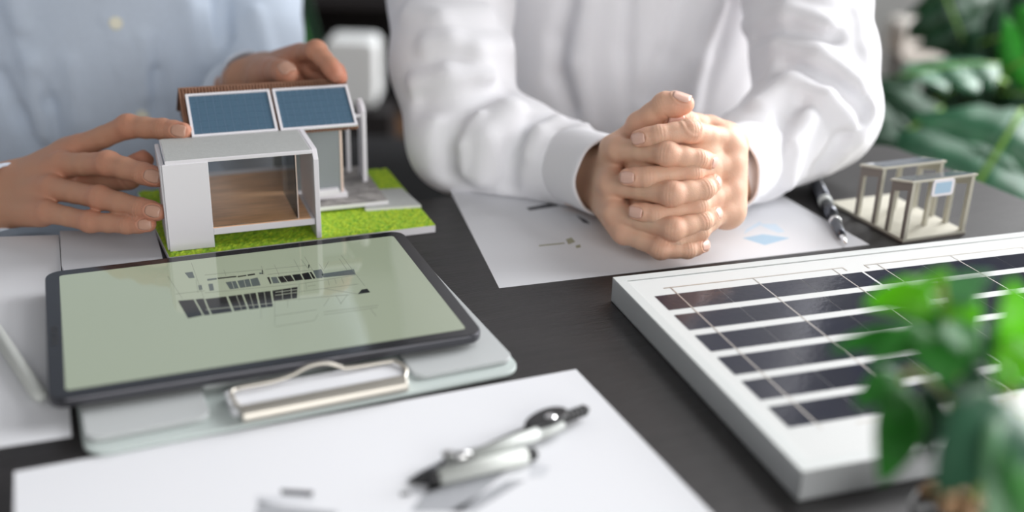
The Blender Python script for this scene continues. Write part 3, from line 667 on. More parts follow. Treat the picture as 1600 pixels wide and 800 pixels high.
# ------------------------------------------------------------------ little canopy model
GA = math.radians(22.5); pg = empty('canopy_model', (30.75, 80.5, .02), GA)
tag(pg, 'small grey laser-cut model of two canopies on one base, behind the solar panel', 'architectural model')
GW, GD = 6.3, 9.2
MB().box((0, 0, 0), (GW, GD, .1)).mk('base_core', M['burnt'], pg, world=False)
MB().box((.02, .02, .1), (GW, GD, .32)).mk('base_plate', M['laser'], pg, world=False, bevel=.02)
for v0, v1 in ((.05, 2.3), (3.55, 6.1)):
    zf, zb = 5.0, 4.45
    # side frames cut from sheet: two posts and a lintel
    for u_ in (.05, GW-.4):
        m = MB().prism([(v0, .32), (v0+.38, .32), (v0+.38, zf-.75), (v1-.38, zb-.7), (v1-.38, .32), (v1, .32), (v1, zb), (v0, zf)], u_, u_+.34, ax=0)
        m.mk('side_frame', M['laser'], pg, world=False, bevel=.015)
        if u_ < 1: MB().prism([(v0, .32), (v0+.38, .32), (v0+.38, zf-.75), (v1-.38, zb-.7), (v1-.38, .32), (v1, .32), (v1, zb), (v0, zf)], u_-.03, u_, ax=0).mk('cut_edge', M['burnt'], pg, world=False)
    for x in (3.7,): MB().box((x, v1-.38, .32), (x+.34, v1-.05, zb-.1)).mk('post', M['laser'], pg, world=False, bevel=.015)
    r_ = MB(); X0, X1 = -.1, GW+.05; A_ = [(v0-.12, zf), (v1+.1, zb), (v1+.1, zb+.18), (v0-.12, zf+.18)]
    r_.prism(A_, X0, X1, ax=0).mk('roof_plate', M['laser'], pg, world=False, bevel=.015)
    A_ = [(v0, zf+.165), (v1, zb+.165), (v1, zb+.2), (v0, zf+.2)]; A_ = [(v0+.1, zf+.15), (v1, zb+.185), (v1, zb+.215), (v0+.1, zf+.185+.02)]
    MB().prism(A_, X0+.3, X1-.3, ax=0).mk('roof_panel', M['roof_cells'], pg, world=False)
sg = MB().prism(rrect(1.8, 3.75, 3.95, 5.1, .25), -.22, -.12, ax=1).mk('sign_frame', M['white_card'], pg, world=False)
MB().prism(rrect(2.1, 3.98, 3.65, 4.88, .1), -.235, -.22, ax=1).mk('sign_face', M['print_blue'], pg, world=False)

# ------------------------------------------------------------------ people
CAMP = np.array([0, 0, CAM_H])
def head_and_neck(f, neck, head, s=1.):
    f.cone(neck-np.array([0, 0, 7]), head-np.array([0, -1.5, 6]), 6.5*s, 5.8*s, 3)
    f.cone(head+[0, 2, 2.5], head+[0, 0, 0], 8.6*s, 7.6*s, 2, sc=(.88, 1.05, 1.05)); f.cone(head+[0, -3, -5], head+[0, -4.5, -7.5], 5.2*s, 3.6*s, 3)
    f.cone(head+[0, -8.6, 0], head+[0, -9.6, -2.6], .7, 1.3, 1.0)
    for q_ in (-1, 1):
        f.cone(head+[q_*7.6, .5, 1.5], head+[q_*7.4, .2, -2], 1.3, .9, .4, sc=(.5, 1, 1))
        f.cone(head+[q_*3, -7.6, .6], head+[q_*3.3, -7.5, .6], 1.5, 1.5, 1., amp=-.6)
        f.cone(head+[q_*1.6, -8.6, 2.2], head+[q_*4.4, -7.8, 2.4], .6, .5, .8)
    f.cone(head+[-1.8, -8.2, -5.4], head+[1.8, -8.2, -5.4], .55, .55, .5)
def face_bits(par, head, skin, hairm):
    for q_ in (-1, 1):
        c = np.array(head)+[q_*3.1, -7.2, .5]; e_ = MB().lathe([(1.15*math.sin(a_), -1.15*math.cos(a_)) for a_ in np.linspace(.05, 3.09, 10)], (0, 0, 0), 16)
        mk('eye', np.array(e_.V)+c, e_.F, M['whitebox'], par, smooth=True)
    H = np.array(head, float); P = []; F_ = []; n1, n2 = 12, 24
    for i in range(n1+1):
        th = (math.pi*.56)*i/n1
        for k_ in range(n2):
            ph = 2*math.pi*k_/n2; d_ = np.array([math.sin(th)*math.cos(ph), math.sin(th)*math.sin(ph), math.cos(th)])
            r_ = 9.6 if not (d_[1] < -.35 and d_[2] < .45) else 7.0; P.append(H+[0, 1.8, 2.4]+d_*np.array([.92, 1.06, 1.06])*r_)
    F_ = [(i*n2+k_, (i+1)*n2+k_, (i+1)*n2+(k_+1) % n2, i*n2+(k_+1) % n2) for i in range(n1) for k_ in range(n2)]
    mk('hair', P, F_, hairm, par, smooth=True, solid=.8)
def legs(f, hip, dx, yf):
    for q_ in (-1, 1):
        f.cone(hip+[q_*9, 0, 0], hip+[q_*11, -yf, 1], 9.5, 7, 3); f.cone(hip+[q_*11, -yf, 1], hip+[q_*11, -yf+3, -38], 6.6, 4.6, 2)
def cuff(par, c, axis, r, length, mat, th=.22, flat_=1., upv=(0, 0, 1)):
    """open sleeve band, slightly wavy, from the wrist edge back along the forearm"""
    ax = nrm(axis); x = nrm(np.array(upv)-ax*(np.array(upv)@ax)); y = np.cross(ax, x); P = []; n = 48; rings = []
    for (t, dr) in ((length, 0), (length*.5, .02), (.5, .03), (.08, .05), (0, -.02), (.06, -th), (.6, -th-.05), (length*.7, -th-.2)):
        for k_ in range(n):
            a_ = 2*math.pi*k_/n; w = 1+.02*math.sin(3*a_+1)+.015*math.sin(7*a_+t)
            p = c+ax*t+(x*math.cos(a_)+y*math.sin(a_)*flat_)*(r+dr)*w
            p[2] = max(p[2], .05-(dr if dr < -.1 else 0)*.5); P.append(p)
    F_ = [(i*n+k_, i*n+(k_+1) % n, (i+1)*n+(k_+1) % n, (i+1)*n+k_) for i in range(7) for k_ in range(n)]
    return mk('cuff', P, F_, mat, par, smooth=True)

# --- man in the white shirt, elbows on the table, fingers interlaced
C3 = lambda x, y, d: at(860+x/2.5, 120+y/2.5, d-1.2)
man = empty('person', (11, 117, -30)); tag(man, 'person in a white long-sleeved shirt sitting with hands clasped on the table', 'person')
LH = {'index': [C3(268, 285, 84.5), C3(455, 300, 81.2), C3(575, 322, 82.0), C3(622, 332, 82.9)],
      'middle': [C3(238, 420, 84.5), C3(475, 458, 81.0), C3(600, 440, 81.8), C3(636, 415, 82.8)],
      'ring': [C3(250, 530, 84.2), C3(478, 595, 81.2), C3(592, 565, 82.0), C3(640, 536, 83.0)],
      'pinky': [C3(290, 610, 83.8), C3(430, 672, 81.8), C3(535, 676, 82.0), C3(594, 658, 82.6)]}
LT = [C3(310, 290, 87.0), C3(350, 190, 85.0), C3(448, 112, 83.4), C3(522, 106, 82.8)]
RH = {'index': [C3(680, 245, 85.0), C3(543, 212, 81.9), C3(425, 228, 81.5), C3(348, 241, 82.0)],
      'middle': [C3(695, 335, 84.8), C3(548, 372, 82.3), C3(378, 392, 81.7), C3(302, 392, 82.0)],
      'ring': [C3(695, 440, 84.6), C3(572, 502, 82.3), C3(412, 538, 81.8), C3(335, 526, 82.1)],
      'pinky': [C3(675, 525, 84.2), C3(580, 602, 82.4), C3(492, 645, 82.0), C3(440, 652, 82.0)]}
RT = [C3(700, 260, 87.5), C3(620, 205, 86.0), C3(520, 180, 84.5), C3(470, 172, 84.0)]
wl, fl_ = at(946, 282, 88.6), at(850, 250, 96); wr2, fr2 = at(1124, 276, 88.0), at(1200, 235, 95)
HRES = .085
h1 = build_hand(LH, LT, wl, fl_, palm=nrm(at(1100, 300, 86)-at(940, 300, 86)), h=HRES, tdors=nrm(CAMP-LT[2])*.25+np.array([0, 0, 1]), fill=[(C3(400, 330, 84.6), C3(420, 560, 84.4), 2.1, 2.0)])
h2 = build_hand(RH, RT, wr2, fr2, palm=nrm(at(940, 300, 86)-at(1100, 300, 86)), h=HRES, wr=1.95, fill=[(C3(560, 300, 84.8), C3(560, 540, 84.2), 2.2, 1.9), (C3(690, 290, 85.7), C3(688, 520, 85.2), 1.6, 1.55)])
elL, elR = at(728, 212, 97), at(1275, 172, 97.5)
shL, shR = np.array([-5.5, 116, 37.]), np.array([28., 117, 37.])
bf = Field((-14, 92, -30), (40, 135, 76), .7)
bf.cone(fl_*.8+wl*.2, elL, 2.6, 3.2, 1); bf.chain([elL, at(706, 100, 99.5), at(704, 0, 103), shL], [3.2, 3.4, 3.6, 4.2], 1); bf.cone(fr2*.8+wr2*.2, elR, 2.6, 3.2, 1); bf.chain([elR, at(1272, 90, 100), at(1262, 0, 103), shR], [3.2, 3.4, 3.6, 4.2], 1)
bf.cone((11, 118, -18), (11, 118, 32), 12, 12, 2, sc=(1.1, .7, 1)); bf.cone(shL, shR, 4.5, 4.5, 3); head_and_neck(bf, np.array([11, 117, 44.]), np.array([11, 113, 60.]))
bV, bQ = bf.mesh()
body = join_body('body', [h1[:3], h2[:3], (bV, bQ, np.zeros(len(bV)))], man, M['skin_a'])
for hnd in (h1, h2):
    for n, P, F_ in hnd[3]: mk('fingernail', P, F_, M['nail'], body, smooth=True, solid=.03)
face_bits(man, (11, 113, 60), 'skin_a', M['hair'])

def noise_field(f, amp, sc, seed=0):
    X, Y, Z = np.meshgrid(*[a_*sc for a_ in f.ax], indexing='ij', sparse=True)
    f.F += (amp*(np.sin(X*1.1+1.7*np.sin(Z*.6+seed)+.8*Y)*np.sin(Z*.9+1.3*np.sin(X*.7+seed*2))+.6*np.sin(X*2.3-Z*1.9+1.2*np.sin(Y*1.7+X*.5)))).astype(np.float32)
sf = Field((-17, 80, -22), (40, 136, 52), .33)
sf.chain([at(938, 274, 91), at(880, 255, 94), at(800, 232, 96), elL], [3.0, 3.7, 4.4, 5.0], 1.2)
sf.chain([elL, at(706, 100, 99.5), at(704, 0, 103), shL], [5.0, 5.3, 5.6, 6.6], 1.8)
sf.chain([at(1142, 268, 90.5), at(1180, 240, 93.5), at(1230, 205, 96), elR], [3.2, 3.9, 4.6, 5.2], 1.2)
sf.chain([elR, at(1272, 90, 100), at(1262, 0, 103), shR], [5.2, 5.3, 5.6, 6.6], 1.8)
sf.cone((11, 119, -20), (11, 119, 36), 16.5, 16, 2, sc=(1, .72, 1)); sf.cone(shL+[2, 0, 1], shR+[-2, 0, 1], 6.5, 6.5, 4); sf.cone((11, 117, 40), (11, 116.5, 46), 8, 7.2, 2)
R_ = []
for px, amp, w in [
    ([(672, 70), (705, 66), (745, 78), (790, 72), (812, 40)], .9, 1.5), ([(640, 20), (690, 30), (760, 20)], .5, 1.5), ([(650, 130), (700, 118), (770, 122), (825, 96)], .7, 1.4),
    ([(660, 160), (700, 165), (745, 140)], -.6, 1.6), ([(700, 270), (700, 210), (725, 165), (790, 130), (840, 140)], -.9, 1.6), ([(752, 275), (758, 215), (800, 170), (850, 155)], .9, 1.5),
    ([(795, 290), (800, 235), (835, 190), (880, 180)], -.7, 1.2), ([(828, 240), (840, 205), (870, 185), (920, 192)], .8, 1.1), ([(880, 260), (885, 225), (915, 200), (940, 205)], .45, .9),
    ([(865, 285), (868, 240), (880, 215)], -.5, .9), ([(725, 265), (722, 225), (745, 180)], .5, 1.1), ([(905, 290), (920, 245), (948, 222)], -.25, .8),
    ([(1165, 92), (1215, 72), (1280, 88), (1340, 130)], .8, 1.4), ([(1170, 130), (1225, 105), (1290, 125), (1350, 170)], -.7, 1.3), ([(1185, 165), (1235, 128), (1290, 150), (1330, 195)], .8, 1.3),
    ([(1205, 290), (1210, 235), (1225, 185), (1250, 160)], -.6, 1.0), ([(1232, 285), (1240, 230), (1262, 185)], .7, 1.2), ([(1275, 262), (1310, 220), (1345, 185)], -.5, 1.1), ([(1295, 262), (1340, 215), (1360, 170)], .6, 1.2),
    ([(1178, 215), (1190, 260), (1188, 300)], .35, .9), ([(1170, 40), (1230, 20), (1290, 40)], .7, 1.5), ([(1180, 60), (1240, 45), (1300, 60)], -.5, 1.2), ([(1340, 20), (1350, 80), (1362, 130)], .4, 1.2),
    ([(885, 0), (872, 60), (870, 120), (890, 170)], -.4, 1.6), ([(920, 0), (905, 100), (920, 190)], .4, 1.5), ([(980, 0), (975, 80), (985, 180)], -.35, 1.3), ([(1070, 0), (1040, 90), (1010, 150)], -.5, 1.6), ([(1120, 10), (1090, 90), (1075, 170)], .5, 1.6)]:
    R_ += sf.ridge(px, amp, w)
sf.apply(R_); noise_field(sf, .10, .32, 1.)
X_, Y_, Z_ = np.meshgrid(*sf.ax, indexing='ij', sparse=True)
ont = ((X_-TC[0])*tv[0]+(Y_-TC[1])*tv[1]) < .3
sf.F = np.where(ont, np.maximum(sf.F, .06-Z_), np.maximum(sf.F, -74-Z_)).astype(np.float32)
sV, sQ = sf.mesh(); shirt = mk('shirt', sV, sQ, M['white_shirt'], man, smooth=True)
cuff(shirt, at(950, 277, 87.4), at(870, 250, 94.5)-at(950, 277, 87.4), 3.25, 6.0, M['white_shirt'], flat_=.95)
cuff(shirt, at(1131, 270, 87.9), at(1200, 232, 94.5)-at(1131, 270, 87.9), 3.3, 6.0, M['white_shirt'], flat_=.95)
def placket(f, par, top, bot, w, mat, th=.14, nseg=40, z_up=None):
    (x0, y0), (x1, y1) = top, bot; P = []; rows_ = []
    for i in range(nseg+1):
        t = i/nseg; row = []
        for k_ in range(6):
            q_ = f.hit(x0+(x1-x0)*t+w*(k_/5), y0+(y1-y0)*t, 60, 150)
            row.append(q_)
        if any(r_ is None for r_ in row): continue
        rows_.append(row)
    n = len(rows_)
    for row in rows_:
        for k_, q_ in enumerate(row): P.append(q_+nrm(CAMP-q_)*(th if 0 < k_ < 5 else -.15))
    return mk('placket', P, [(i*6+k_, (i+1)*6+k_, (i+1)*6+k_+1, i*6+k_+1) for i in range(n-1) for k_ in range(5)], mat, par, smooth=True)
placket(sf, shirt, (990, -120), (978, 190), 44, M['white_shirt'], .1)
lf = Field((-20, 62, -72), (42, 135, -10), 1.); legs(lf, np.array([11, 115, -20.]), 0, 42); lf.cone((2, 117, -19), (20, 117, -19), 12, 12, 3); lV, lQ = lf.mesh(); mk('trousers', lV, lQ, M['trousers'], man, smooth=True)

# --- person in the pale blue shirt, holding the model house
wom = empty('person', (-41, 117, -30)); tag(wom, 'person in a pale blue buttoned shirt holding the model house with both hands', 'person')
C5 = lambda x, y, d: at(x/3.2, 150+y/3.2, d)
AH = {'index': [C5(400, 255, 85.2), C5(640, 152, 83.9), C5(815, 165, 83.1), C5(915, 178, 82.5)],
      'middle': [C5(310, 345, 84.0), C5(540, 338, 81.7), C5(718, 388, 80.4), C5(785, 408, 79.9)],
      'ring': [C5(258, 460, 83.0), C5(500, 508, 80.9), C5(705, 562, 79.7), C5(785, 580, 79.3)],
      'pinky': [C5(235, 580, 82.0), C5(450, 628, 80.6), C5(635, 643, 79.9), C5(740, 641, 79.6)]}
AT = [C5(200, 430, 85.5), C5(430, 445, 85.5), C5(640, 400, 84.3), C5(712, 325, 83.6)]
wa, fa_ = C5(40, 495, 85.6), at(-130, 330, 91)
h3 = build_hand(AH, AT, wa, fa_, palm=nrm(at(200, 300, 88)-at(160, 300, 82)), h=HRES, tdors=(0, 1, 0), wr=1.85, size=1.04, pb=.03)
BH = {'index': [at(478, 84, 92.5), at(512, 78, 90.0), at(522, 100, 88.8), at(516, 116, 88.2)],
      'middle': [at(470, 92, 93.5), at(500, 95, 90.8), at(524, 112, 89.6), at(530, 122, 89.2)],
      'ring': [at(455, 100, 94.3), at(490, 112, 91.8), at(512, 128, 90.8), at(514, 140, 90.6)],
      'pinky': [at(442, 108, 95), at(470, 125, 92.8), at(490, 140, 92), at(494, 150, 91.8)]}
BH['index'] = [at(470, 86, 92.5), at(494, 80, 89.6), at(516, 104, 88.6), at(524, 116, 88.2)]
BT = [at(415, 118, 94.0), at(428, 112, 91.5), at(440, 112, 89.4), at(452, 117, 88.3)]
wb, fb_ = at(398, 118, 98.5), at(360, 160, 106)
h4 = build_hand(BH, BT, wb, fb_, palm=(.3, -.4, -1.), h=.12, tdors=(0, -.5, 1), table=-20, skip=('index', 'middle', 'ring', 'pinky'))
elA, elB = at(-330, 330, 97), at(395, 210, 115)
s1, s2 = np.array([-59., 120, 36.]), np.array([-24., 122, 36.])
bf = Field((-72, 88, -34), (-12, 140, 76), .7)
bf.cone(fa_*.8+wa*.2, elA, 2.4, 3, 1); bf.cone(elA, s1, 3.2, 4, 1); bf.cone(fb_*.8+wb*.2, elB, 2.2, 3, 1); bf.chain([elB, at(405, 60, 118), at(395, -80, 122), s2], [2.8, 3.0, 3.2, 4.0], 1)
bf.cone((-41, 121, -18), (-41, 121, 30), 11, 11, 2, sc=(1.1, .7, 1)); bf.cone(s1, s2, 4.2, 4.2, 3); head_and_neck(bf, np.array([-41, 120, 42.]), np.array([-41, 116, 58.]))
bV, bQ = bf.mesh()
body = join_body('body', [h3[:3], h4[:3], (bV, bQ, np.zeros(len(bV)))], wom, M['skin_b'])
for hnd in (h3, h4):
    for n, P, F_ in hnd[3]: mk('fingernail', P, F_, M['nail_b'], body, smooth=True, solid=.03)
face_bits(wom, (-41, 116, 58), 'skin_b', M['hair'])
sf = Field((-76, 76, -30), (-10, 142, 50), .38)
sf.chain([at(-40, 315, 89), fa_, elA], [2.9, 3.6, 4.8], 1.2); sf.chain([elA, s1], [4.8, 6.2], 1.8)
sf.chain([at(372, 150, 103), elB], [3.4, 4.6], 1.2); sf.chain([elB, at(405, 60, 118), at(395, -80, 122), s2], [4.6, 4.6, 5.2, 6.0], 1.)
sf.cone((-49, 121, -26), (-49, 121, 34), 20.5, 20.5, 1.2, sc=(1, .62, 1)); sf.cone(s1+[2, 0, 1], s2+[-2, 0, 1], 6.2, 6.2, 4); sf.cone((-41, 120, 38), (-41, 119.5, 44), 7.4, 6.6, 2)
R_ = []
for px, amp, w in [([(20, 0), (50, 100), (70, 210)], .4, 1.8), ([(40, 60), (75, 160), (100, 260)], -.35, 1.4), ([(245, 115), (250, 170), (262, 220)], -.55, 1.3), ([(225, 60), (228, 150)], .35, 1.5), ([(290, 0), (320, 90), (325, 130)], .4, 2.),
                   ([(110, 100), (125, 190), (140, 240)], .3, 1.5), ([(345, 0), (352, 60), (350, 125)], -.6, 1.3), ([(0, 120), (30, 180), (60, 240)], -.5, 1.6), ([(400, 20), (420, 90)], .4, 1.4), ([(320, 20), (338, 80), (335, 120)], .4, 1.2)]:
    R_ += sf.ridge(px, amp, w)
sf.apply(R_); noise_field(sf, .12, .27, 2.)
X_, Y_, Z_ = np.meshgrid(*sf.ax, indexing='ij', sparse=True); ont = ((X_-TC[0])*tv[0]+(Y_-TC[1])*tv[1]) < .3
sf.F = np.where(ont, np.maximum(sf.F, .45-Z_), sf.F).astype(np.float32)
sV, sQ = sf.mesh(); shirt = mk('shirt', sV, sQ, M['blue_shirt'], wom, smooth=True)
cuff(shirt, at(20, 312, 84.9), fa_-at(20, 312, 84.9), 2.75, 5.5, M['blue_shirt'])
cuff(shirt, at(392, 124, 99.6), fb_-at(392, 124, 99.6), 2.7, 5.0, M['blue_shirt'])
placket(sf, shirt, (100, -120), (196, 215), 62, M['blue_shirt'], .16)
for bx, by in ((181, 36), (222, 182), (140, -110)):
    p = sf.hit(bx, by, 60, 150)
    if p is None: continue
    n_ = nrm(CAMP-p+np.array([0, 0, -6.])); p = p+n_*.2
    bt = MB().tube([p, p+n_*.12, p+n_*.2], [.62, .66, .6], 20).mk('button', M['whitebox'], shirt)
    bt.data.materials[0] = M.setdefault('button', new_mat('cream_button', (.80, .77, .60), rough=.3))
lf = Field((-70, 68, -72), (-12, 140, -10), 1.); legs(lf, np.array([-41, 119, -22.]), 0, 36); lf.cone((-50, 121, -21), (-32, 121, -21), 11, 11, 3); lV, lQ = lf.mesh(); mk('trousers', lV, lQ, M['trousers'], wom, smooth=True)

# ------------------------------------------------------------------ chairs
def office_chair(x, y, rz, label, seat_z=-34, back=True, bw=21):
    o = empty('office_chair', (x, y, -73), rz); tag(o, label, 'chair', 'black office chairs')
    sz = seat_z+73
    MB().prism(rrect(-24, -24, 24, 24, 7), sz-5, sz).mk('seat', M['chairm'], o, world=False, bevel=1.5)
    if back: MB().prism(rrect(-bw, sz+12, bw, sz+60, 7), 24, 27, ax=1).mk('backrest', M['chairm'], o, world=False, bevel=1)
    MB().tube([(0, 15, sz-6), (0, 27, sz), (0, 29, sz+25)], 2, 10).mk('back_bar', M['chairm'], o, world=False)
    MB().tube([(0, 0, 9), (0, 0, sz-5)], 2.6, 14).mk('column', M['grey_metal'], o, world=False)
    for i in range(5):
        a_ = 2*math.pi*i/5+.3; d_ = np.array([math.cos(a_), math.sin(a_), 0])
        MB().tube([d_*2+[0, 0, 10], d_*23+[0, 0, 7]], [2.4, 1.6], 10).mk('leg', M['grey_metal'], o, world=False)
        MB().tube([d_*23+[-d_[1]*1.5, d_[0]*1.5, 2.7], d_*23+[d_[1]*1.5, -d_[0]*1.5, 2.7]], 2.7, 14).mk('caster', M['black_plastic'], o, world=False)
    return o
office_chair(11, 125, 0, 'black office chair the person in the white shirt sits on', -33)
office_chair(-46, 127, 0, 'black office chair the person in the pale blue shirt sits on', -34, bw=16)
office_chair(-14, 182, -1.5, 'empty dark office chair standing behind, seen between the two people', -30)

# ------------------------------------------------------------------ background furniture
cbn = empty('cabinet', (-85, 366, -73)); tag(cbn, 'tall black shelf cabinet against the back wall between the two people', 'cabinet')
for x in (-70, -1, 68): MB().box((x, -40, 0), (x+2, 0, 190)).mk('side_panel', M['cabinet'], cbn, world=False)
for z in (0, 45, 90, 135, 188): MB().box((-68, -40, z), (68, 0, z+2.5)).mk('shelf', M['cabinet'], cbn, world=False)
MB().box((-68, -41.5, 1), (68, -40.2, 13)).mk('drawer_front', M['floorm'], cbn, world=False)
MB().box((-70, -1, 0), (70, 0, 190)).mk('back_panel', M['cabinet'], cbn, world=False)
p = at(556, 158, 285)
wb_ = empty('storage_box', (p[0], p[1], -73)); tag(wb_, 'white rounded box on a dark stand behind the hand on the roof', 'box')
MB().box((-10, -8, 0), (10, 8, p[2]+73-1)).mk('stand', M['cabinet'], wb_, world=False)
MB().prism(rrect(-6.6, p[2]+73, 6.2, p[2]+73+16.8, 2), -6, 6, ax=1).mk('box_body', M['whitebox'], wb_, world=False, bevel=.6)

def leaf(par, base, tip, width, mat, up=(0, 0, 1), curl=.15, fold=.15, heart=0, nm='leaf', n=12, m_=4):
    base = np.array(base, float); tip = np.array(tip, float); L_ = np.linalg.norm(tip-base); a = (tip-base)/L_; up = np.array(up, float); u_ = nrm(up-a*(up@a)); s_ = np.cross(a, u_); P = []
    for i in range(n+1):
        t = i/n; w = width*(math.sin(math.pi*min(1, t*.96+.03)**.75))**.8 if not heart else width*(math.sin(math.pi*t**.6)**.7 if t > 0 else .3)
        w = max(w, .02*width)
        for k_ in range(-m_, m_+1):
            x = k_/m_; P.append(base+a*L_*(t-heart*.22*abs(x)**1.3*(1-t))+s_*w*x+u_*(L_*curl*(4*t*(1-t))-L_*curl*t*t*1.2+fold*w*abs(x)))
    c = 2*m_+1
    return mk(nm, P, [(i*c+k_, i*c+k_+1, (i+1)*c+k_+1, (i+1)*c+k_) for i in range(n) for k_ in range(2*m_)], mat, par, smooth=True, solid=.03 if L_ < 9 else .08)
def monstera(par, c, tipdir, size, mat, up=(0, -.6, 1), droop=.2):
    """split leaf: lobes either side of a midrib"""
    c = np.array(c, float); a = nrm(tipdir); up = np.array(up, float); u_ = nrm(up-a*(up@a)); s_ = np.cross(a, u_); m = MB()
    def pt(t, x): return c+a*size*(t-.15)+s_*size*x+u_*size*(-droop*t*t-.25*abs(x)**1.6+.05)
    for sd_ in (-1, 1):
        n = 3
        for i in range(n):
            t0, t1 = i/n*.95, (i+.95)/n*.95; w0 = .58*math.sin(math.pi*(.18+.8*t0))**.8; w1 = .58*math.sin(math.pi*(.18+.8*t1))**.8
            sh = .16; P = []
            for q_ in range(7):
                f_ = q_/6; sq_ = (1-.3*f_*f_)
                mid = (t0+t1)/2; hw = (t1-t0)/2
                hw2 = hw*(1.25 if f_ < .25 else 1)*(1-.55*max(0, f_-.7)/.3)
                P += [pt(mid-hw2+sh*f_*(1-t0)-.1*f_, sd_*w0*f_), pt(mid+hw2+sh*f_*(1-t0)-.1*f_, sd_*w1*f_)]
            F_ = [(2*q_, 2*q_+1, 2*q_+3, 2*q_+2) if sd_ > 0 else (2*q_+1, 2*q_, 2*q_+2, 2*q_+3) for q_ in range(6)]
            m.add(P, F_)
    o = m.mk('leaf', mat, par, smooth=True, solid=.12)
    MB().tube([pt(t, 0)+u_*.1 for t in np.linspace(-.05, 1, 8)], [.35*size/25]*7+[.05], 6).mk('midrib', M['stem'], o, smooth=True)
    return o
def plant_pot(par, x, y, r, h, mat, z=-73):
    MB().lathe([(r*.75, 0), (r*.8, .5), (r, h), (r*.93, h), (r*.9, h-3)], (x, y, z), 32).mk('pot', mat, par, smooth=False)
    MB().lathe([(r*.9, 0), (r*.9, 1)], (x, y, z+h-4), 24).mk('soil', M['root'], par)
# split-leaf plant on the right
mp_ = empty('potted_plant', (100, 196, -73)); tag(mp_, 'big green split-leaf plant at the right behind the table', 'plant')
plant_pot(mp_, 100, 196, 17, 32, M['darkpot'])
root = np.array([100, 196, -42.])
for px, tipd, s_, mt, up in [((1530, 108, 172), (-1, -.1, .05), 16, 'leaf_big', (0, -.05, 1)), ((1440, 190, 185), (-.9, -.4, -.5), 20, 'leaf_dark', (.2, -1, .8)), ((1560, 60, 190), (.6, -.4, .4), 16, 'leaf_dark', (0, -1, .6)),
                             ((1420, 240, 180), (-.6, -.6, -.6), 19, 'leaf_dark', (0, -1, .8)), ((1570, 215, 150), (-.5, -.5, -.6), 22, 'leaf_big', (-.1, -1, .9)), ((1590, 150, 170), (.5, -.7, .2), 15, 'leaf_dark', (-.2, -1, .7)), ((1500, 60, 200), (-.4, 0, .8), 15, 'leaf_dark', (0, -1, .3)),
                             ((1430, 250, 195), (-1, -.3, -.1), 14, 'leaf_dark', (0, -1, 1)), ((1530, 270, 175), (-.2, -.8, -.4), 18, 'leaf_dark', (0, -1, 1)), ((1480, 150, 200), (.2, -.5, .4), 20, 'leaf_dark', (0, -1, .8)), ((1590, 100, 160), (.5, -.3, .5), 13, 'leaf_mid', (0, -1, .6))]:
    p = at(*px); monstera(mp_, p, tipd, s_, M[mt], up)
    mid = (root+p)/2+[random.uniform(-5, 5), random.uniform(-4, 4), 8]; MB().tube(smoothpath([root, mid, p], 5), .55, 8).mk('stem', M['stem'], mp_, smooth=True)
p = at(1445, 60, 330); bx = empty('planter_box', (p[0], p[1], -73)); tag(bx, 'pale blurred box on the floor near the grey wall', 'box')
MB().prism(rrect(-9, p[2]+73-5, 9, p[2]+73+5, 2), -8, 8, ax=1).mk('box_body', M['pot'], bx, world=False); MB().box((-8, -6, 0), (8, 6, p[2]+73-5)).mk('stand', M['wall'], bx, world=False)
# second plant between
lp = empty('potted_plant', (58, 236, -73)); tag(lp, 'low leafy plant behind the right elbow of the white shirt', 'plant')
plant_pot(lp, 58, 236, 13, 24, M['pot']); root = np.array([58, 236, -50.])
for i in range(12):
    px = random.choice([(1390, 190), (1400, 150), (1380, 230), (1425, 120), (1410, 205), (1450, 165)]); p = at(px[0]+random.uniform(-20, 30), px[1]+random.uniform(-20, 20), random.uniform(205, 235))
    d_ = nrm(p-root+[0, 0, 1]); leaf(lp, p-d_*6, p+d_*8+np.array([random.uniform(-5, 5), -2, -2]), 5, M['leaf_dark' if i % 3 else 'leaf_mid'], up=(0, -1, .8), n=8, m_=2)
    MB().tube(smoothpath([root, (root+p)/2+[0, 0, 5], p-d_*5], 4), .3, 6).mk('stem', M['stem'], lp, smooth=True)
# tall leafed plant left, behind the blue shirt
tp = empty('potted_plant', (-43, 252, -73)); tag(tp, 'tall upright green plant just behind the pale blue sleeve', 'plant')
plant_pot(tp, -43, 252, 10, 20, M['darkpot']); root = np.array([-43, 252, -55.])
for i, (x, y) in enumerate([(446, 40), (440, -60), (452, -30), (428, 10)]):
    p = at(x, y, 250); leaf(tp, root+[i-2, 0, 0], p+[0, 0, 14], 2.6, M['leaf_dark' if i else 'leaf_mid'], up=(0, -1, .1), curl=.02, n=12, m_=2)

# ------------------------------------------------------------------ small plant in the foreground
fgat = lambda x, y, d: at(x, y, d*.93)
fg = empty('potted_plant', (20.3, 41.8, .0)); tag(fg, 'small bright green plant in front of the solar panel', 'plant')
MB().lathe([(1.4, .0), (1.5, .1), (1.75, 2.5), (1.6, 2.5), (1.5, 2.0)], (20.3, 41.8, 0.02), 32).mk('pot', M['darkpot'], fg)
for i in range(26):
    a_ = random.uniform(0, 6.28); r_ = random.uniform(0, 1.45); s_ = random.uniform(.4, .62); c = np.array([20.3+r_*math.cos(a_), 41.8+r_*math.sin(a_), 2.45+random.uniform(0, 1.1)*(1-r_/2.2)+.1])
    m = MB().lathe([(s_*math.sin(t)*(1+.15*math.sin(5*t+i)), -s_*.8*math.cos(t)) for t in np.linspace(.1, 3.04, 7)], (0, 0, 0), 9)
    mk('clay_pebble', np.array(m.V)*[1, random.uniform(.7, 1), 1]+c, m.F, M['soil'], fg, smooth=True)
crown = np.array([20.6, 42.2, 3.2])
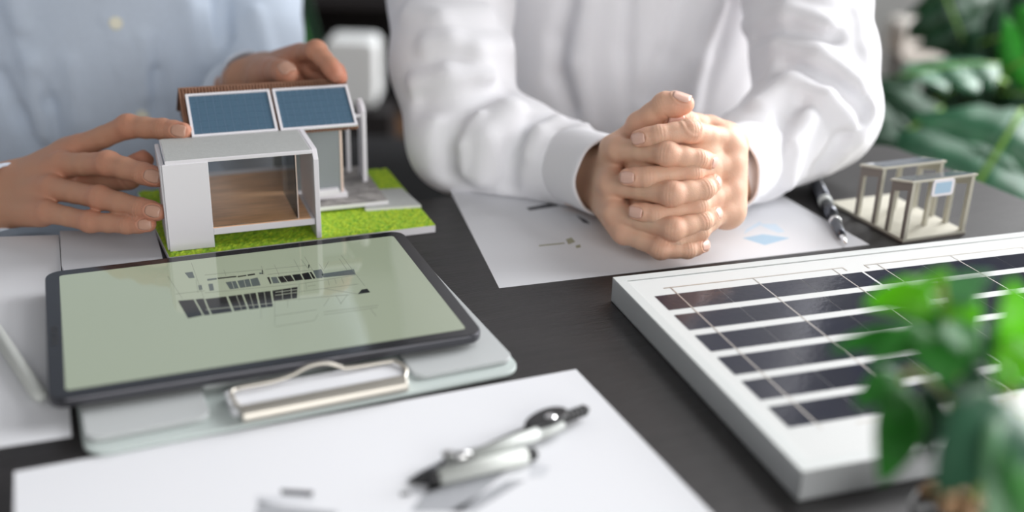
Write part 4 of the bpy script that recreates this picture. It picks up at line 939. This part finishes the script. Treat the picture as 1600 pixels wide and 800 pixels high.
stems = [[(1500, 760, 49), (1480, 600, 47), (1440, 530, 46), (1400, 520, 45.5)], [(1510, 760, 49), (1500, 620, 46), (1480, 500, 45), (1470, 440, 45)], [(1480, 620, 47), (1420, 580, 46), (1395, 640, 45.5)],
         [(1530, 770, 49), (1570, 640, 45), (1590, 560, 44)], [(1520, 780, 49), (1550, 690, 44), (1600, 640, 42)]]
for s_ in stems:
    MB().tube(smoothpath([fgat(*p) for p in s_], 6), .13, 8).mk('stem', M['stem_y'], fg, smooth=True)
LV = [((1465, 475, 45), (1350, 468, 45.5), 1.25, 'leaf_bright'), ((1470, 450, 45), (1440, 425, 46), .9, 'leaf_bright'), ((1475, 480, 45), (1545, 425, 44), .9, 'leaf_pale'), ((1480, 470, 45), (1530, 500, 43.5), 1.0, 'leaf_bright'),
      ((1440, 530, 46), (1295, 540, 46.5), .75, 'leaf_mid'), ((1450, 520, 45.5), (1360, 560, 45), .9, 'leaf_mid'), ((1465, 520, 45), (1480, 600, 43.5), 1.5, 'leaf_mid'), ((1470, 500, 45), (1540, 560, 44), 1.35, 'leaf_pale'),
      ((1410, 590, 46), (1340, 628, 45), .95, 'leaf_mid'), ((1408, 610, 45.5), (1385, 755, 44.5), 1.3, 'leaf_mid'), ((1445, 600, 46), (1450, 715, 45), .85, 'leaf_dark'), ((1470, 580, 46), (1560, 640, 45), 1.4, 'leaf_dark'),
      ((1590, 560, 44), (1585, 440, 43), 1.1, 'leaf_bright'), ((1600, 600, 43), (1560, 560, 42), 1.0, 'leaf_bright'), ((1610, 540, 43), (1560, 600, 42), 1.2, 'leaf_bright'),
      ((1590, 640, 42), (1470, 760, 40), 2.1, 'leaf_big'), ((1600, 660, 42), (1560, 830, 39), 1.9, 'leaf_pale'), ((1570, 650, 43), (1480, 640, 42), 1.1, 'leaf_pale'), ((1610, 700, 41), (1620, 830, 39), 1.8, 'leaf_mid'), ((1430, 540, 46), (1490, 470, 46.5), 1.1, 'leaf_mid'), ((1500, 560, 45), (1580, 520, 44.5), .9, 'leaf_big')]
for b_, t_, w, mt in LV:
    leaf(fg, fgat(*b_), fgat(*t_), w*.76, M[mt], up=(random.uniform(-.3, .3), -.6, 1), curl=.12, fold=.12)
